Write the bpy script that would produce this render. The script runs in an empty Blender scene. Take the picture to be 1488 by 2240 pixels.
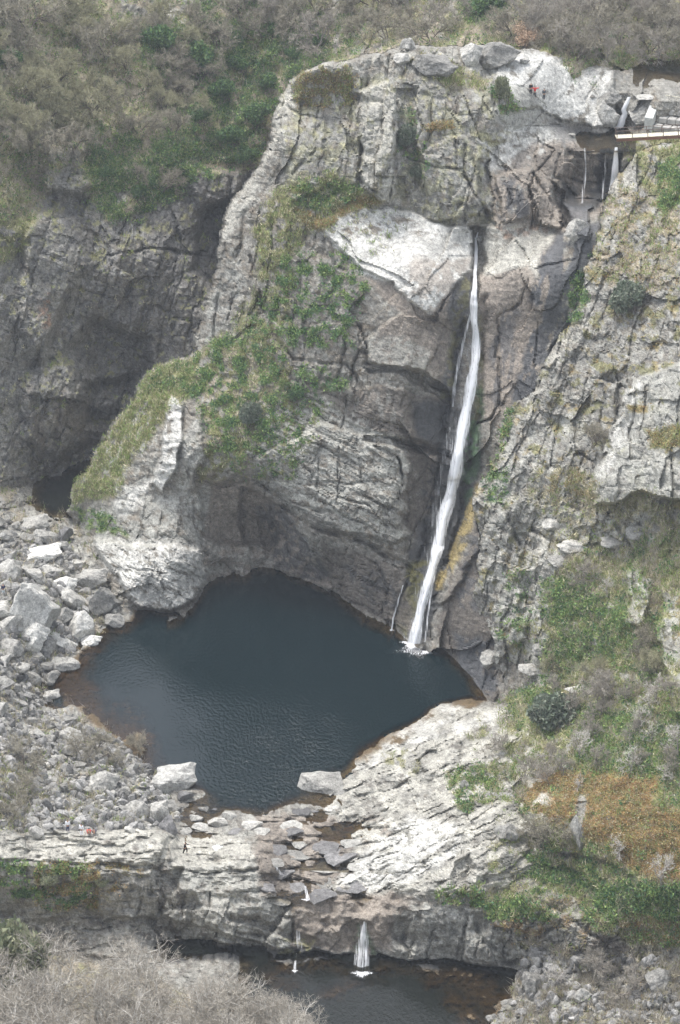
import bpy, math, random
import numpy as np
from mathutils import Vector, Matrix

# ------------------------------------------------------------------ camera, light, exposure
SC = bpy.context.scene
TH = math.radians(27.0)
CT, ST = math.cos(TH), math.sin(TH)
FPX, T0 = 6880.0, 430.0
CAM = np.array([0.0, -T0*CT, 8.0 + T0*ST])
cam_d = bpy.data.cameras.new('camera')
cam = bpy.data.objects.new('camera', cam_d)
SC.collection.objects.link(cam)
cam.location = CAM
cam.rotation_euler = (math.pi/2 - TH, 0, 0)
cam_d.sensor_fit = 'VERTICAL'
cam_d.sensor_height = 36.0
cam_d.lens = 36.0*FPX/2240.0
cam_d.clip_start = 1.0
cam_d.clip_end = 3000.0
SC.camera = cam

SUN_EL, SUN_AZ = math.radians(70), math.radians(-38)      # azimuth measured from +Y towards +X
world = bpy.data.worlds.new('World')
SC.world = world
world.use_nodes = True
nt = world.node_tree
nt.nodes.clear()
sky = nt.nodes.new('ShaderNodeTexSky')
sky.sky_type = 'NISHITA'
sky.sun_disc = False
sky.sun_elevation = SUN_EL
sky.sun_rotation = SUN_AZ
sky.air_density = 1.0
sky.dust_density = 3.0
sky.ozone_density = 1.0
hsv = nt.nodes.new('ShaderNodeHueSaturation')
hsv.inputs['Saturation'].default_value = 0.38            # thin overcast
bg = nt.nodes.new('ShaderNodeBackground')
bg.inputs['Strength'].default_value = 0.15
wo = nt.nodes.new('ShaderNodeOutputWorld')
nt.links.new(sky.outputs[0], hsv.inputs['Color'])
nt.links.new(hsv.outputs[0], bg.inputs['Color'])
nt.links.new(bg.outputs[0], wo.inputs['Surface'])

sun_d = bpy.data.lights.new('sun', 'SUN')
sun_d.energy = 0.95
sun_d.angle = math.radians(14)
sun_d.color = (1.0, 0.97, 0.93)
sun = bpy.data.objects.new('sun', sun_d)
SC.collection.objects.link(sun)
sdir = Vector((math.sin(SUN_AZ)*math.cos(SUN_EL), math.cos(SUN_AZ)*math.cos(SUN_EL), math.sin(SUN_EL)))
sun.rotation_euler = sdir.to_track_quat('Z', 'Y').to_euler()

SC.view_settings.view_transform = 'Standard'
SC.view_settings.look = 'None'
SC.view_settings.exposure = 1.34
SC.view_settings.gamma = 1.0
SC.view_settings.use_curve_mapping = False
cy = SC.cycles
cy.max_bounces = 6
cy.diffuse_bounces = 3
cy.glossy_bounces = 2
cy.transparent_max_bounces = 12
cy.volume_bounces = 0
cy.use_denoising = True
cy.caustics_reflective = False
cy.caustics_refractive = False

HAZE = True
rng = np.random.default_rng(7)
random.seed(7)

# ------------------------------------------------------------------ numpy toolbox
def ray(px, py):
    """ray directions per unit of distance along the view axis"""
    px = np.asarray(px, float); py = np.asarray(py, float)
    a = (px - 744.0)/FPX
    b = (1120.0 - py)/FPX
    return np.stack([a, CT + b*ST, -ST + b*CT], -1)

def pos(px, py, tau):
    return CAM + ray(px, py)*(T0 + np.asarray(tau, float))[..., None]

def tau_z(px, py, z):
    d = ray(px, py)
    return (z - CAM[2])/d[..., 2] - T0

def h2(ix, iy, seed):
    n = (ix.astype(np.int64)*374761393 + iy.astype(np.int64)*668265263 + seed*974634777) & 0xffffffff
    n = ((n ^ (n >> 13))*1274126177) & 0xffffffff
    n = ((n ^ (n >> 16))*2246822519) & 0xffffffff
    n = n ^ (n >> 15)
    return (n & 0xffffff)/float(0x1000000)

def perlin(x, y, seed=0):
    ix = np.floor(x).astype(np.int64); iy = np.floor(y).astype(np.int64)
    fx, fy = x-ix, y-iy
    u = fx*fx*fx*(fx*(fx*6-15)+10); v = fy*fy*fy*(fy*(fy*6-15)+10)
    def g(dx, dy):
        a = h2(ix+dx, iy+dy, seed)*2*math.pi
        return np.cos(a)*(fx-dx) + np.sin(a)*(fy-dy)
    return ((g(0,0)*(1-u) + g(1,0)*u)*(1-v) + (g(0,1)*(1-u) + g(1,1)*u)*v)*1.5

def fbm(x, y, octv=4, seed=0, gain=.5):
    s, a, f, n = 0, 1.0, 1.0, 0
    for k in range(octv):
        s = s + a*perlin(x*f + 17.3*k, y*f - 9.1*k, seed+k); n += a*a; a *= gain; f *= 2.03
    return s/math.sqrt(n)           # about -0.9 .. 0.9, std about .35

def ridged(x, y, octv=4, seed=0):
    s, a, f, n = 0, 1.0, 1.0, 0
    for k in range(octv):
        s = s + a*(1-np.abs(perlin(x*f + 5.7*k, y*f + 3.3*k, seed+k))*2); n += a; a *= .5; f *= 2.1
    return s/n

def facet(x, y, seed=0, slope=.9):
    ix = np.floor(x).astype(np.int64); iy = np.floor(y).astype(np.int64)
    f1 = np.full(x.shape, 9.0); f2 = np.full(x.shape, 9.0); h = np.zeros(x.shape)
    for dx in (-1, 0, 1):
        for dy in (-1, 0, 1):
            jx, jy = ix+dx, iy+dy
            cx = jx + .1 + .8*h2(jx, jy, seed); cy_ = jy + .1 + .8*h2(jx, jy, seed+1)
            ex, ey = x-cx, y-cy_
            d = ex*ex + ey*ey
            near = d < f1
            f2 = np.where(near, f1, np.minimum(f2, d))
            a = h2(jx, jy, seed+2)*2*math.pi
            m = slope*(.3 + .7*h2(jx, jy, seed+3))
            hh = (h2(jx, jy, seed+4)-.5) + m*(np.cos(a)*ex + np.sin(a)*ey)
            h = np.where(near, hh, h)
            f1 = np.where(near, d, f1)
    return h, np.sqrt(f2)-np.sqrt(f1)

def sstep(a, b, x):
    t = np.clip((x-a)/(b-a), 0, 1)
    return t*t*(3-2*t)

def sdist(poly, x, y):
    """signed distance in pixels, positive inside"""
    p = np.array(poly, float)
    d = np.full(x.shape, 1e9); inside = np.zeros(x.shape, bool)
    n = len(p)
    for i in range(n):
        a, b = p[i], p[(i+1) % n]
        e = b-a
        wx, wy = x-a[0], y-a[1]
        t = np.clip((wx*e[0] + wy*e[1])/max(e@e, 1e-9), 0, 1)
        d = np.minimum(d, (wx-t*e[0])**2 + (wy-t*e[1])**2)
        c = ((a[1] > y) != (b[1] > y))
        if a[1] != b[1]:
            xi = a[0] + (y-a[1])*e[0]/(b[1]-a[1])
            inside ^= c & (x < xi)
    d = np.sqrt(d)
    return np.where(inside, d, -d)

def ldist(line, x, y):
    p = np.array(line, float); d = np.full(x.shape, 1e9)
    for a, b in zip(p[:-1], p[1:]):
        e = b-a
        wx, wy = x-a[0], y-a[1]
        t = np.clip((wx*e[0] + wy*e[1])/max(e@e, 1e-9), 0, 1)
        d = np.minimum(d, (wx-t*e[0])**2 + (wy-t*e[1])**2)
    return np.sqrt(d)

def rbf(pts, X, Y, c=45.0):
    p = np.array(pts, float)
    xy, v = p[:, :2], p[:, 2]
    K = lambda d2: np.sqrt(d2 + c*c)
    D = ((xy[:, None]-xy[None])**2).sum(-1)
    n = len(p)
    A = np.zeros((n+3, n+3)); A[:n, :n] = K(D) - np.eye(n)*8.0*0
    P1 = np.c_[np.ones(n), xy/1000]
    A[:n, n:] = P1; A[n:, :n] = P1.T
    w = np.linalg.solve(A, np.r_[v, 0, 0, 0])
    out = w[n] + w[n+1]*X/1000 + w[n+2]*Y/1000
    for i in range(n):
        out = out + w[i]*K((X-xy[i, 0])**2 + (Y-xy[i, 1])**2)
    return out

def cpts(items):
    out = []
    for it in items:
        k, x, y, v = it
        if k == 'z' and y > 2035 and v < 0: v *= .7
        out.append((x, y, float(tau_z(x, y, v)) if k == 'z' else v))
    return out

# colours (linear base colours)
COL = dict(
    white=(.52,.51,.47), pale=(.40,.385,.335), paleg=(.33,.325,.29), grey=(.24,.232,.205), brown=(.20,.184,.155),
    dkgrey=(.165,.16,.15), wet=(.045,.046,.046), wetblue=(.085,.088,.092), pink=(.255,.22,.182), pinkdk=(.142,.124,.104),
    yellow=(.40,.38,.20), ochre=(.27,.21,.085), rust=(.27,.175,.08), orange=(.34,.17,.09), moss=(.175,.17,.065),
    algae=(.13,.12,.035), green=(.12,.185,.06), green2=(.18,.235,.08), dkgreen=(.065,.125,.055), olive=(.24,.235,.115),
    straw=(.42,.38,.26), earth=(.15,.115,.075), litter=(.29,.25,.185), bed=(.115,.08,.04), black=(.03,.03,.032),
)

MATS = {}
def node_mat(name):
    m = bpy.data.materials.new(name); m.use_nodes = True
    m.node_tree.nodes.clear()
    MATS[name] = m
    return m, m.node_tree.nodes, m.node_tree.links

def rock_material(name='rock', attr=True, base=(.4,.39,.36), rough=.85, obj_random=False):
    m, N, L = node_mat(name)
    out = N.new('ShaderNodeOutputMaterial'); b = N.new('ShaderNodeBsdfPrincipled')
    L.new(b.outputs[0], out.inputs[0])
    geo = N.new('ShaderNodeNewGeometry')
    if attr:
        a = N.new('ShaderNodeAttribute'); a.attribute_name = 'Col'; src = a.outputs['Color']
    else:
        a = N.new('ShaderNodeRGB'); a.outputs[0].default_value = (*base, 1); src = a.outputs[0]
    def noise(scale, detail, rough_=.6, lac=2.0):
        n = N.new('ShaderNodeTexNoise'); n.inputs['Scale'].default_value = scale; n.inputs['Detail'].default_value = detail
        n.inputs['Roughness'].default_value = rough_; n.inputs['Lacunarity'].default_value = lac
        L.new(geo.outputs['Position'], n.inputs['Vector']); return n
    def ramp(fac, stops):
        r = N.new('ShaderNodeValToRGB'); e = r.color_ramp.elements
        e[0].position, e[0].color = stops[0][0], (*[stops[0][1]]*3, 1)
        e[1].position, e[1].color = stops[-1][0], (*[stops[-1][1]]*3, 1)
        for p, v in stops[1:-1]:
            k = e.new(p); k.color = (v, v, v, 1)
        L.new(fac, r.inputs[0]); return r.outputs[0]
    def mul(c1, c2, f=1.0):
        mx = N.new('ShaderNodeMix'); mx.data_type = 'RGBA'; mx.blend_type = 'MULTIPLY'; mx.inputs[0].default_value = f
        L.new(c1, mx.inputs[6]); L.new(c2, mx.inputs[7]); return mx.outputs[2]
    n1 = noise(1.6, 6, .72); n2 = noise(5.5, 4, .7); n3 = noise(.25, 3)
    c = mul(src, ramp(n1.outputs[0], [(.32, .50), (.5, 1.0), (.68, 1.35)]), 1.0)
    c = mul(c, ramp(n2.outputs[0], [(.33, .62), (.5, 1.0), (.66, 1.35)]), 1.0)
    c = mul(c, ramp(n3.outputs[0], [(.3, .82), (.7, 1.16)]), 1.0)
    if obj_random:
        oi = N.new('ShaderNodeObjectInfo')
        c = mul(c, ramp(oi.outputs['Random'], [(0, .62), (.5, .95), (1, 1.25)]), 1.0)
    L.new(c, b.inputs['Base Color'])
    b.inputs['Roughness'].default_value = rough
    b.inputs['Specular IOR Level'].default_value = .25
    if attr:
        w = N.new('ShaderNodeAttribute'); w.attribute_name = 'wet'
        r = N.new('ShaderNodeMapRange'); r.inputs[3].default_value = rough; r.inputs[4].default_value = .42
        L.new(w.outputs['Fac'], r.inputs[0]); L.new(r.outputs[0], b.inputs['Roughness'])
    nb = noise(2.2, 8, .75)
    bp = N.new('ShaderNodeBump'); bp.inputs['Strength'].default_value = .6; bp.inputs['Distance'].default_value = .25
    L.new(nb.outputs[0], bp.inputs['Height']); L.new(bp.outputs[0], b.inputs['Normal'])
    return m

rock_material('rock')
rock_material('boulder_rock', attr=False, base=(.34,.33,.30), obj_random=True)

def simple_mat(name, col, rough=.8, spec=.3, noise_amt=.25, scale=6.0, transl=0.0, attr=False):
    m, N, L = node_mat(name)
    out = N.new('ShaderNodeOutputMaterial'); b = N.new('ShaderNodeBsdfPrincipled')
    tc = N.new('ShaderNodeNewGeometry')
    n = N.new('ShaderNodeTexNoise'); n.inputs['Scale'].default_value = scale; n.inputs['Detail'].default_value = 4
    L.new(tc.outputs['Position'], n.inputs['Vector'])
    r = N.new('ShaderNodeMapRange'); r.inputs[1].default_value = .3; r.inputs[2].default_value = .7
    r.inputs[3].default_value = 1-noise_amt; r.inputs[4].default_value = 1+noise_amt
    L.new(n.outputs[0], r.inputs[0])
    mx = N.new('ShaderNodeVectorMath'); mx.operation = 'SCALE'
    if attr:
        a = N.new('ShaderNodeAttribute'); a.attribute_name = 'Col'; L.new(a.outputs['Color'], mx.inputs[0])
    else:
        mx.inputs[0].default_value = col
    L.new(r.outputs[0], mx.inputs['Scale'])
    L.new(mx.outputs[0], b.inputs['Base Color'])
    b.inputs['Roughness'].default_value = rough; b.inputs['Specular IOR Level'].default_value = spec
    if transl > 0:
        t = N.new('ShaderNodeBsdfTranslucent'); L.new(mx.outputs[0], t.inputs[0])
        ms = N.new('ShaderNodeMixShader'); ms.inputs[0].default_value = transl
        L.new(b.outputs[0], ms.inputs[1]); L.new(t.outputs[0], ms.inputs[2]); L.new(ms.outputs[0], out.inputs[0])
    else:
        L.new(b.outputs[0], out.inputs[0])
    return m

simple_mat('leaf', (0,0,0), .7, .2, .15, 3.0, .25, attr=True)
simple_mat('bark', (.24,.215,.19), .9, .1, .3, 2.0)
simple_mat('pale_bark', (.34,.31,.275), .9, .1, .3, 2.0)
simple_mat('dark_bark', (.13,.11,.095), .9, .1, .3, 2.0)

# ------------------------------------------------------------------ object helpers
def link(o, parent=None):
    SC.collection.objects.link(o)
    if parent is not None: o.parent = parent
    return o

def tag(o, label=None, cat=None, group=None, kind=None):
    if label: o['label'] = label
    if cat: o['category'] = cat
    if group: o['group'] = group
    if kind: o['kind'] = kind
    return o

def mesh_np(name, verts, faces, smooth=False, cols=None, wet=None):
    """faces: (n,3) or (n,4) int array"""
    me = bpy.data.meshes.new(name)
    verts = np.asarray(verts, np.float32); faces = np.asarray(faces, np.int32)
    k = faces.shape[1]
    me.vertices.add(len(verts)); me.vertices.foreach_set('co', verts.ravel())
    me.loops.add(faces.size); me.loops.foreach_set('vertex_index', faces.ravel())
    me.polygons.add(len(faces)); me.polygons.foreach_set('loop_start', np.arange(len(faces), dtype=np.int32)*k)
    try: me.polygons.foreach_set('loop_total', np.full(len(faces), k, np.int32))
    except Exception: pass
    me.update(calc_edges=True)
    me.polygons.foreach_set('use_smooth', np.full(len(faces), smooth, bool))
    if cols is not None:
        a = me.color_attributes.new('Col', 'FLOAT_COLOR', 'POINT')
        a.data.foreach_set('color', np.c_[cols, np.ones(len(cols))].astype(np.float32).ravel())
    if wet is not None:
        a = me.attributes.new('wet', 'FLOAT', 'POINT'); a.data.foreach_set('value', np.asarray(wet, np.float32))
    me.update()
    return me

def mobj(name, me, mat, parent=None):
    o = bpy.data.objects.new(name, me)
    if mat is not None and not me.materials: me.materials.append(MATS[mat])
    return link(o, parent)

# ------------------------------------------------------------------ relief surfaces
def joint(x, y, seed=0, slope=.8):
    """courses of angular blocks, each with its own offset and tilt; also the distance to the block's edge"""
    row = np.floor(y).astype(np.int64)
    fy = y-row
    w = .7 + 1.1*h2(row, row*0+3, seed)
    xx = x/w + 7*h2(row, row*0, seed+1)
    c = np.floor(xx).astype(np.int64)
    fx = xx-c
    cut = .35 + .3*h2(row, c, seed+9)                      # some blocks are split once more
    split = h2(row, c, seed+8) > .5
    sub = np.where(split & (fy > cut), 1, 0)
    k = c*2+sub
    a = h2(row, k, seed+2)*2*math.pi
    m = slope*(.2+.8*h2(row, k, seed+3))
    h = h2(row, k, seed+4)-.5 + m*(np.cos(a)*(fx-.5)*w + np.sin(a)*(fy-.5))
    e = np.minimum(np.minimum(fx, 1-fx)*w, np.minimum(fy, 1-fy))
    e = np.where(split, np.minimum(e, np.abs(fy-cut)), e)
    return h, e*2

def facet_layers(U, V, style, seed):
    """style: list of (kind, size m, stretch, angle deg, amplitude m, crack m)"""
    tot = np.zeros(U.shape)
    for k, (kd, sc, an, ang, amp, crk) in enumerate(style):
        an_ = math.radians(ang)
        q1 = fbm(U/sc/1.1 + 3.1*k, V/sc/1.1, 3, seed+50+k, .45); q2 = fbm(U/sc/1.1 - 7.7, V/sc/1.1 + 2.2*k, 3, seed+70+k, .45)
        wu = U + .17*sc*q1; wv = V + .17*sc*q2
        ca, sa = math.cos(an_), math.sin(an_)
        a = (wu*ca + wv*sa)/(sc*an); b = (-wu*sa + wv*ca)/sc
        if kd == 'n':
            tot += amp*(-.5+ridged(a, b, 5, seed+11*k))*2
            continue
        if kd == 'f':
            tot += amp*fbm(a, b, 5, seed+11*k, .62)
            continue
        h, e = (facet if kd == 'v' else joint)(a, b, seed + 11*k)
        gate = sstep(-.15, .25, fbm(U/sc/1.7, V/sc/1.7, 2, seed+90+k))
        # blocky areas alternate with worn ones
        wear = .45 + .55*sstep(-.35, .25, fbm(U/sc/2.3+9, V/sc/2.3, 2, seed+95+k))
        tot += amp*h*wear + 1.0*crk*gate*(1-sstep(0, .17, e))
    return tot

STY = dict(
    block=[('v',9,1.4,78,1.9,.3),('j',4.4,1.9,84,1.15,.6),('v',2.1,1.4,75,.50,.15),('j',1.15,1.6,80,.24,.16),('n',1.8,1.4,75,.10,0),('f',.6,1.2,70,.07,0)],
    rough=[('v',7,1.5,70,1.9,.3),('j',3.2,1.8,74,1.0,.5),('v',2.0,1.5,66,.7,.2),('j',1.0,1.5,72,.36,.2),('n',1.3,1.3,70,.18,0),('f',.5,1.2,70,.10,0)],
    foliD=[('v',10,1.6,-27,1.1,.2),('j',3.4,2.6,-27,.75,.55),('j',1.5,2.4,-26,.42,.35),('j',.75,2.6,-27,.22,.18),('n',1.4,2,-24,.10,0),('f',.5,1.6,-24,.07,0)],
    foliU=[('v',8,1.8,24,1.1,.2),('j',2.4,3.0,24,.75,.5),('v',2.4,2.2,22,.4,.15),('j',1.0,3.0,25,.34,.25),('n',1.4,2.2,24,.12,0),('f',.5,1.8,24,.07,0)],
    smooth=[('v',11,1.5,50,2.4,.2),('v',5.2,1.9,62,.75,.10),('f',2.4,1.6,60,.05,0)],
    slab=[('v',7,2.6,3,.5,.2),('j',2.6,3.2,4,.50,.45),('v',2.4,2.6,5,.30,.2),('j',1.0,3,2,.24,.2),('n',1.4,2.2,4,.10,0),('f',.5,2,4,.06,0)],
    talus=[('v',3.2,1.3,20,1.0,.7),('v',1.6,1.3,10,.85,.5),('v',.8,1.3,0,.5,.3),('n',.9,1.2,0,.15,0),('f',.4,1.2,0,.10,0)],
    soil=[('f',9,1.5,20,1.0,0),('v',3.5,1.3,0,.4,.1),('n',2.0,1.2,0,.3,0),('f',.8,1.2,0,.2,0)],
    hill=[('v',16,1.5,60,2.6,.3),('j',6,1.6,65,1.4,.4),('n',8,1.4,60,1.2,0),('v',3,1.3,50,.8,.2),('f',.9,1.3,50,.3,0)],
    none=[],
)

class Relief:
    def __init__(s, name, x0, x1, y0, y1, step, ctrl, outline=None, seed=1, c=45.0):
        s.name, s.seed, s.step = name, seed, step
        s.xs = np.arange(x0, x1+step, step, dtype=float); s.ys = np.arange(y0, y1+step, step, dtype=float)
        s.X, s.Y = np.meshgrid(s.xs, s.ys)
        k = 6
        cx = np.arange(x0, x1+step*k*2, step*k, dtype=float); cyy = np.arange(y0, y1+step*k*2, step*k, dtype=float)
        CX, CY = np.meshgrid(cx, cyy)
        Tc = rbf(ctrl, CX, CY, c)
        s.T = s._up(Tc, cx, cyy, s.X, s.Y)
        s.U = (s.X-744)/16.0; s.V = (1120-s.Y)/16.0
        fh, _e = facet(s.U/1.6, s.V/1.6, seed+3)
        s.wx = s.X + 12*fbm(s.U/6, s.V/6, 5, seed+1, .6) + 7*fh; s.wy = s.Y + 12*fbm(s.U/6, s.V/6, 5, seed+2, .6)
        s.col = np.zeros(s.X.shape+(3,)); s.col[:] = COL['brown']
        s.wet = np.zeros(s.X.shape)
        s.keep = np.ones(s.X.shape, bool)
        s.scat = {}
        if outline is not None:
            sd = sdist(outline, s.wx, s.wy)/16.0
            r = .9
            q = np.clip(1-sd/r, 0, 1)
            s.T += r*1.0*(1-np.sqrt(np.clip(1-q*q, 0, 1)))
            s.T += np.clip(-sd*150, 0, 90)
            s.keep = sd > -1.3
            s.sd = sd
    def _up(s, T, cx, cy_, X, Y):
        fx = (X-cx[0])/(cx[1]-cx[0]); fy = (Y-cy_[0])/(cy_[1]-cy_[0])
        ix = np.clip(fx.astype(int), 0, len(cx)-2); iy = np.clip(fy.astype(int), 0, len(cy_)-2)
        fx, fy = fx-ix, fy-iy
        return (T[iy, ix]*(1-fx)+T[iy, ix+1]*fx)*(1-fy) + (T[iy+1, ix]*(1-fx)+T[iy+1, ix+1]*fx)*fy
    def mask(s, poly, feather=10, warp=1.0, cover=1.0, nsc=1.5, seed=0, soft=.25, stretch=1, ang=0):
        if poly is None:
            m = np.ones(s.X.shape); sl = (slice(None), slice(None))
        else:
            p = np.array(poly, float); pad = feather + 24
            jx0, jx1 = np.searchsorted(s.xs, [p[:,0].min()-pad, p[:,0].max()+pad])
            jy0, jy1 = np.searchsorted(s.ys, [p[:,1].min()-pad, p[:,1].max()+pad])
            sl = (slice(jy0, jy1), slice(jx0, jx1)); m = np.zeros(s.X.shape)
            X, Y = s.X[sl], s.Y[sl]
            sd = sdist(poly, X + warp*(s.wx[sl]-X), Y + warp*(s.wy[sl]-Y))
            m[sl] = sstep(-feather, feather, sd)
        if cover < 1:
            ca, sa = math.cos(math.radians(ang)), math.sin(math.radians(ang))
            u = (s.U[sl]*ca + s.V[sl]*sa)/stretch; v = -s.U[sl]*sa + s.V[sl]*ca
            n = fbm(u/nsc, v/nsc, 5, s.seed*7+seed+100, .62)
            th = {.9:-.45,.8:-.3,.7:-.18,.6:-.09,.5:0,.4:.09,.3:.18,.2:.3,.1:.45,.05:.58}[cover]
            m[sl] = m[sl]*sstep(th-soft*.35, th+soft*.35, n)
        return m
    def move(s, poly, dt, feather=5, warp=.8, fade=None):
        m = s.mask(poly, feather, warp)
        if fade: m = m*(1-sstep(fade[0], fade[1], s.Y))
        s.T += dt*m
    def groove(s, line, depth, width=4):
        p = np.array(line, float); pad = width*3+20
        jx0, jx1 = np.searchsorted(s.xs, [p[:,0].min()-pad, p[:,0].max()+pad])
        jy0, jy1 = np.searchsorted(s.ys, [p[:,1].min()-pad, p[:,1].max()+pad])
        sl = (slice(jy0, jy1), slice(jx0, jx1))
        X, Y = s.X[sl], s.Y[sl]
        d = ldist(line, X+.6*(s.wx[sl]-X), Y+.6*(s.wy[sl]-Y))
        s.T[sl] += depth*.85*np.exp(-(d/(width*.72))**2)*(.45+.55*sstep(-.3, .2, fbm(s.U[sl]/3, s.V[sl]/3, 2, 61)))
    def rough(s, default, regions=()):
        D = facet_layers(s.U, s.V, STY[default], s.seed*31)
        for poly, sty, feather in regions:
            p = np.array(poly, float); pad = feather+24
            jx0, jx1 = np.searchsorted(s.xs, [p[:,0].min()-pad, p[:,0].max()+pad])
            jy0, jy1 = np.searchsorted(s.ys, [p[:,1].min()-pad, p[:,1].max()+pad])
            sl = (slice(jy0, jy1), slice(jx0, jx1))
            m = s.mask(poly, feather)[sl]
            d = facet_layers(s.U[sl]+3.7, s.V[sl]-2.1, STY[sty], s.seed*31+6)
            D[sl] = D[sl]*(1-m) + d*m
        s.T += D + .12*fbm(s.U/.7, s.V/.7, 3, s.seed+9)
    def geom(s):
        s.P = pos(s.X, s.Y, s.T)
        gx = np.gradient(s.P, axis=1); gy = np.gradient(s.P, axis=0)
        n = np.cross(gy, gx); n /= np.linalg.norm(n, axis=-1, keepdims=True)+1e-9
        flip = (n*(CAM - s.P)).sum(-1) < 0
        n[flip] *= -1
        s.Nz = n[..., 2]; s.N = n
    def paint(s, poly, color, strength=1.0, feather=8, cover=1.0, nsc=1.5, seed=0, up=None, wet=None, scat=None, soft=.25, stretch=1, ang=0, var=.12):
        m = s.mask(poly, feather, 1.0, cover, nsc, seed, soft, stretch, ang)*strength
        if up is not None:
            m = m*sstep(up-.15, up+.15, s.Nz)
        c = np.array(COL[color] if isinstance(color, str) else color)
        v = 1 + var*2*fbm(s.U/2.5, s.V/2.5, 3, s.seed+seed+33)
        s.col = s.col*(1-m[..., None]) + (c*v[..., None])*m[..., None]
        if wet is not None: s.wet = s.wet*(1-m) + wet*m
        for kind, dens in (scat or {}).items():
            s.scat[kind] = np.maximum(s.scat.get(kind, 0), m*dens)
        if scat is None and strength > .5:                     # bare rock wipes earlier plants
            for kind in s.scat: s.scat[kind] = s.scat[kind]*(1-m)
        return m
    def build(s, label=None, cat=None, others=(), kind='structure', group=None):
        keep = s.keep.copy()
        for o in others:                                        # drop what lies well inside another mass
            To = o.sample_T(s.X, s.Y)
            keep &= ~(s.T > To + 9)
        q = keep[:-1, :-1] & keep[1:, :-1] & keep[:-1, 1:] & keep[1:, 1:]
        ny, nx = s.X.shape
        idx = np.arange(ny*nx).reshape(ny, nx)
        a = idx[:-1, :-1][q]; b = idx[:-1, 1:][q]; c = idx[1:, 1:][q]; d = idx[1:, :-1][q]
        faces = np.stack([a, d, c, b], -1)
        used = np.zeros(ny*nx, bool); used[faces.ravel()] = True
        remap = np.cumsum(used)-1
        s.keepq = keep
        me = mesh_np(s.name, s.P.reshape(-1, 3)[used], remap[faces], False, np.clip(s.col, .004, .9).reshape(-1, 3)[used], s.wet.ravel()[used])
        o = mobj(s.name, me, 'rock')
        tag(o, label, cat, group, kind)
        print(s.name, len(faces))
        return o
    def sample_T(s, X, Y):
        fx = (X-s.xs[0])/s.step; fy = (Y-s.ys[0])/s.step
        ok = (fx >= 0) & (fy >= 0) & (fx <= len(s.xs)-1) & (fy <= len(s.ys)-1)
        ix = np.clip(np.rint(fx).astype(int), 0, len(s.xs)-1); iy = np.clip(np.rint(fy).astype(int), 0, len(s.ys)-1)
        t = s.T[iy, ix]
        return np.where(ok & s.keep[iy, ix], t, 1e6)
    def at(s, px, py, off=0.0):
        t = float(s.sample_T(np.array([px]), np.array([py]))[0])
        if t > 1e5: t = 0
        return pos(px, py, t+off)
    def scatter(s, kind, n, vis=()):
        """random points where plants of KIND grow; returns positions, normals, pixels"""
        d = s.scat[kind]*s.keepq
        for o in vis:
            d = d*(s.T < o.sample_T(s.X, s.Y)+1.0)
        p = d.ravel()/d.sum()
        i = rng.choice(p.size, n, p=p)
        iy, ix = np.unravel_index(i, d.shape)
        j = rng.random((n, 2))-.5
        X = s.X[iy, ix]+j[:, 0]*s.step; Y = s.Y[iy, ix]+j[:, 1]*s.step
        return pos(X, Y, s.T[iy, ix]), s.N[iy, ix], np.c_[X, Y]

# ------------------------------------------------------------------ the gorge wall and hills behind
STEP = 3.0
t, z = 't', 'z'
B_CTRL = cpts([
 (t,-150,1150,16),(z,0,1125,1),(z,50,1088,-.3),(z,100,1050,-.3),(z,150,1032,-.3),(z,200,1010,-.3),(z,300,1000,-1),(t,0,900,20),(t,-150,800,12),(t,100,700,25),(t,170,900,27),
 (t,230,880,30),(t,300,600,32),(t,450,600,38),(t,250,800,33),(t,480,450,44),(t,400,350,42),(t,540,380,48),(t,200,400,34),(t,0,400,24),(t,0,600,20),
 (t,-150,400,16),(t,-150,0,30),(t,0,0,40),(t,300,0,58),(t,250,200,44),(t,100,150,38),(t,600,0,66),(t,600,200,54),(t,750,0,62),(t,750,150,46),(t,900,60,48),(t,880,130,30),
 (t,1100,60,26),(t,1100,0,36),(t,1100,140,20),(t,1300,60,32),(t,1300,0,44),(t,1250,125,19),(z,1380,152,54.0),(z,1488,138,53.8),(z,1560,138,53.8),(t,1488,60,34),(t,1488,0,48),(t,1640,0,52),
 (z,1640,130,53.8),(z,1640,180,52),(z,1450,180,52),(t,1100,300,14),(t,1300,300,16),(t,700,400,42),(t,700,700,34),(t,1000,700,24),(t,-150,-120,40),(t,600,-120,80),(t,1300,-120,66)])
B = Relief('gorge_hillside', -150, 1640, -120, 1140, STEP, B_CTRL, None, 3)
B.keep = ~((B.X > 640) & (B.Y > 260)) & ~((B.X > 980) & (B.Y > 215)) & ~((B.X > 480) & (B.Y > 760))
veg_poly = [(-200,-200),(1700,-200),(1700,140),(900,260),(640,330),(560,370),(440,370),(330,450),(240,480),(190,410),(150,350),(100,420),(60,470),(-200,560)]
rockL = [(-200,640),(60,470),(110,380),(150,330),(190,410),(240,480),(330,450),(430,370),(560,350),(640,500),(500,900),(200,1150),(-200,1200)]
B.rough('hill', [(rockL, 'rough', 20)])
B.T += 2.5*fbm(B.U/14, B.V/14, 3, 77)
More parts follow.
